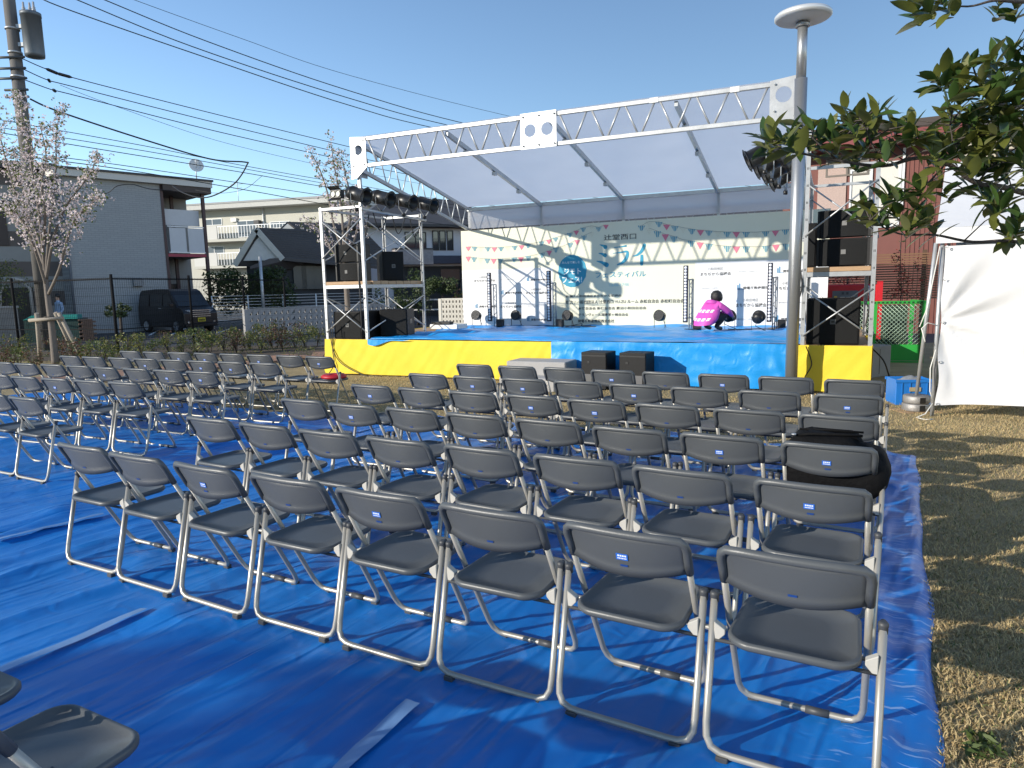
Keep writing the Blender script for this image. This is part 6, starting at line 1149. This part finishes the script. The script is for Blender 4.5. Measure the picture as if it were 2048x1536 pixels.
def dress(t):
    mb = MB(); mb.lathe([(.004, .118), (.05, .108), (.088, .072), (.104, .015), (.100, -.04), (.085, -.075)], 18, (0, .205, .595), (0, -.25, .97), caps=False); mb.build('hair', hairm, t)
    mb = MB(); mb.lathe([(.05, .02), (.105, .0), (.125, -.035), (.11, -.065), (.06, -.07)], 16, (0, .115, .515), (0, .35, .94), caps=False); mb.build('hood', pinkj, t)
    # loose jacket body over the trunk with a gathered hem
    def jk(a, b):
        th = a*2*math.pi; c = Vector((0, -.085, .135)).lerp(Vector((0, .11, .475)), b); rx = (.205, .225, .215, .205, .13)[min(4, int(b*4.99))]; f = b*4-int(min(b*4, 3.999)); i = min(3, int(b*4)); R_ = (.195, .228, .215, .205, .12); Q_ = (.165, .18, .155, .135, .08); rx = R_[i]+(R_[i+1]-R_[i])*f; ry = Q_[i]+(Q_[i+1]-Q_[i])*f; w_ = 1+.04*noise.noise(Vector((math.cos(th)*2, math.sin(th)*2, b*5)))
        return (c.x+rx*math.cos(th)*w_, c.y+ry*math.sin(th)*w_, c.z+.03*math.sin(th)*(1-b))
    mb = MB(); mb.grid(jk, 30, 16); mb.build('jacket', pinkj, t)
    for (b0, b1, w0) in ((.60, .74, .34), (.22, .36, .34)):       # white print on the back
        mb = MB(); k = 0
        for r in range(2):
            for c in range(5):
                a0_ = .75+(-.5+(c+.12*(r+1))/5.2)*w0; a1_ = a0_+w0/7.5; z0 = b0+(b1-b0)*(.05+.5*r); z1 = z0+(b1-b0)*.38
                mb.add([Vector(jk(a, b))*1.0+(Vector(jk(a, b))-Vector((0, .0, .3))).normalized()*.006 for (a, b) in ((a0_, z0), (a1_, z0), (a1_, z1), (a0_, z1))], [(0, 1, 2, 3)])
        o = mb.build('jacket_print', pwhite, t); o['kind'] = 'stuff'
    mb = MB(); mb.lathe([(.012, -.01), (.012, .0)], 8, (-.03, .298, .585), (0, 1, 0)); mb.lathe([(.012, -.01), (.012, .0)], 8, (.03, .298, .585), (0, 1, 0)); mb.build('eye', blackm, t); mb = MB(); mb.prism([(-.012, .295, .555), (.012, .295, .555), (0, .297, .59)], (0, .02, -.008)); mb.build('nose', skin, t)
pp = GZ(1280+655/4.876, 400+1283/4.876, DK+.03); figure('person', 'person in a pink hooded jacket crouching on the stage over a spotlight', (pp.x+SV.x*.05, pp.y+SV.y*.05, DK+.03), SANG-.62, J, E, [pinkj, skin, blackt, shoe], T, dress)
floor_can(6.82, 2.95, (.5, .7, .3), 'black LED floor spotlight handled by the crouching person')
J = {'pelvis': (0, 0, .86, (.13, .10)), 'waist': (0, 0, 1.0, (.12, .09)), 'chest': (0, 0, 1.24, (.15, .10)), 'neck': (0, .01, 1.42, .05), 'head': (0, .02, 1.53, .08), 'crown': (0, .02, 1.60, .07)}; E = [('pelvis', 'waist'), ('waist', 'chest'), ('chest', 'neck'), ('neck', 'head'), ('head', 'crown')]; T = {('neck', 'head'): 1, ('head', 'crown'): 1}
for s in (-1, 1):
    q = str(s); J['sh'+q] = (s*.18, 0, 1.34, .06); J['el'+q] = (s*.23, -.02, 1.08, .045); J['wr'+q] = (s*.20, .10, .88, .032); J['hip'+q] = (s*.09, 0, .82, .085); J['kn'+q] = (s*.10, .02, .46, .06); J['an'+q] = (s*.10, 0, .08, .04); J['to'+q] = (s*.11, .14, .04, .036)
    E += [('chest', 'sh'+q), ('sh'+q, 'el'+q), ('el'+q, 'wr'+q), ('pelvis', 'hip'+q), ('hip'+q, 'kn'+q), ('kn'+q, 'an'+q), ('an'+q, 'to'+q)]; T[('hip'+q, 'kn'+q)] = 2; T[('kn'+q, 'an'+q)] = 2; T[('an'+q, 'to'+q)] = 3; T[('pelvis', 'hip'+q)] = 2; hand(J, E, T, s, 'wr'+q, (0, .3, -.9), (0, 1, 0), 1)
def hair2(t): mb = MB(); mb.lathe([(.004, .115), (.055, .10), (.088, .06), (.095, .0), (.07, -.05)], 16, (0, .0, 1.575), (0, -.2, .98), caps=False); mb.build('hair', hairm, t)
p = AT(116, 600, 26.0); figure('person', 'person in a pale blue shirt standing beyond the fence behind the cherry', (p.x, p.y, 0), 2.6, J, E, [paleb, skin, blackt, shoe], T, hair2)
# ================================================================== small things on the chairs
cx, cy, a = RB[2]; q = 3.5*.4796; cpos = Vector(((cx+q*math.cos(a))*K, (cy+q*math.sin(a))*K, .016)); bagm = M('bag_black', (.004, .004, .0045), .8, 0, .3, 12, .4, 30, spec=.15)
t = thing('black_bag', 'bulky soft black bag lying on a chair by the lawn edge', 'bag', cpos, a)
def bag(u_, v_):
    th = u_*2*math.pi; f = v_; ex = .25; sx = abs(math.cos(th))**.4*math.copysign(1, math.cos(th)); sy = abs(math.sin(th))**.45*math.copysign(1, math.sin(th)); k = math.sin(math.pi*min(1, .12+.76*f+.12*(f > .97)))**.35 if f < .97 else .55
    w_ = 1+.035*noise.noise(Vector((sx*3, sy*3, f*5))); return (.02+ex*sx*k*w_, .115+.165*sy*k*w_, .415+.315*f+.025*noise.noise(Vector((sx*2, sy*2, 3)))*(f > .5)-.05*(sx > .5)*f)
mb = MB(); mb.grid(bag, 40, 14); nb_ = len(mb.v); mb.f.append(tuple(range(nb_-41, nb_-1))); mb.mi.append(0); mb.sm.append(True); mb.build('body', bagm, t)
mb = MB(); mb.tube([(-.16, .02, .72), (-.1, .0, .735), (.05, .02, .74), (.14, .05, .735)], .008, 6); mb.tube([(-.16, .14, .73), (0, .12, .74), (.14, .14, .735)], .006, 6); mb.build('strap', bagm, t); mb = MB(); mb.lathe([(.012, 0), (.012, .006)], 10, (-.17, .0, .725)); mb.build('buckle', galv_b, t)
cx, cy, a, n, tot = LB[4]; q = 3.5*.4796; t = thing('red_cushion', 'red ring cushion lying on the end chair of the front row', 'cushion', ((cx+q*math.cos(a)-.09*math.sin(a))*K, (cy+q*math.sin(a)+.09*math.cos(a))*K, .012+.3755*K), a); mb = MB(); mb.lathe([(.05, .006), (.10, .0), (.155, .012), (.165, .035), (.13, .06), (.07, .05), (.05, .03), (.05, .006)], 26, (0.05, 0, 0), caps=False); mb.build('ring', M('cushion_red', (.42, .012, .022), .5, 0, .1, 4), t)
# loose things on the stage beside the tower
t = sthing('foam_box', 'white foam packing box on the stage behind the cherry-side tower', 'box', 1.05, 2.55, DK+.03); mb = MB(); mb.bb((-.35, 0, 0), (.35, .4, .10)); mb.build('tray', whitep, t, .01); mb = MB(); mb.bb((-.28, -.05, .105), (.18, .10, .16)); mb.build('black_case', blackm, t, .01)
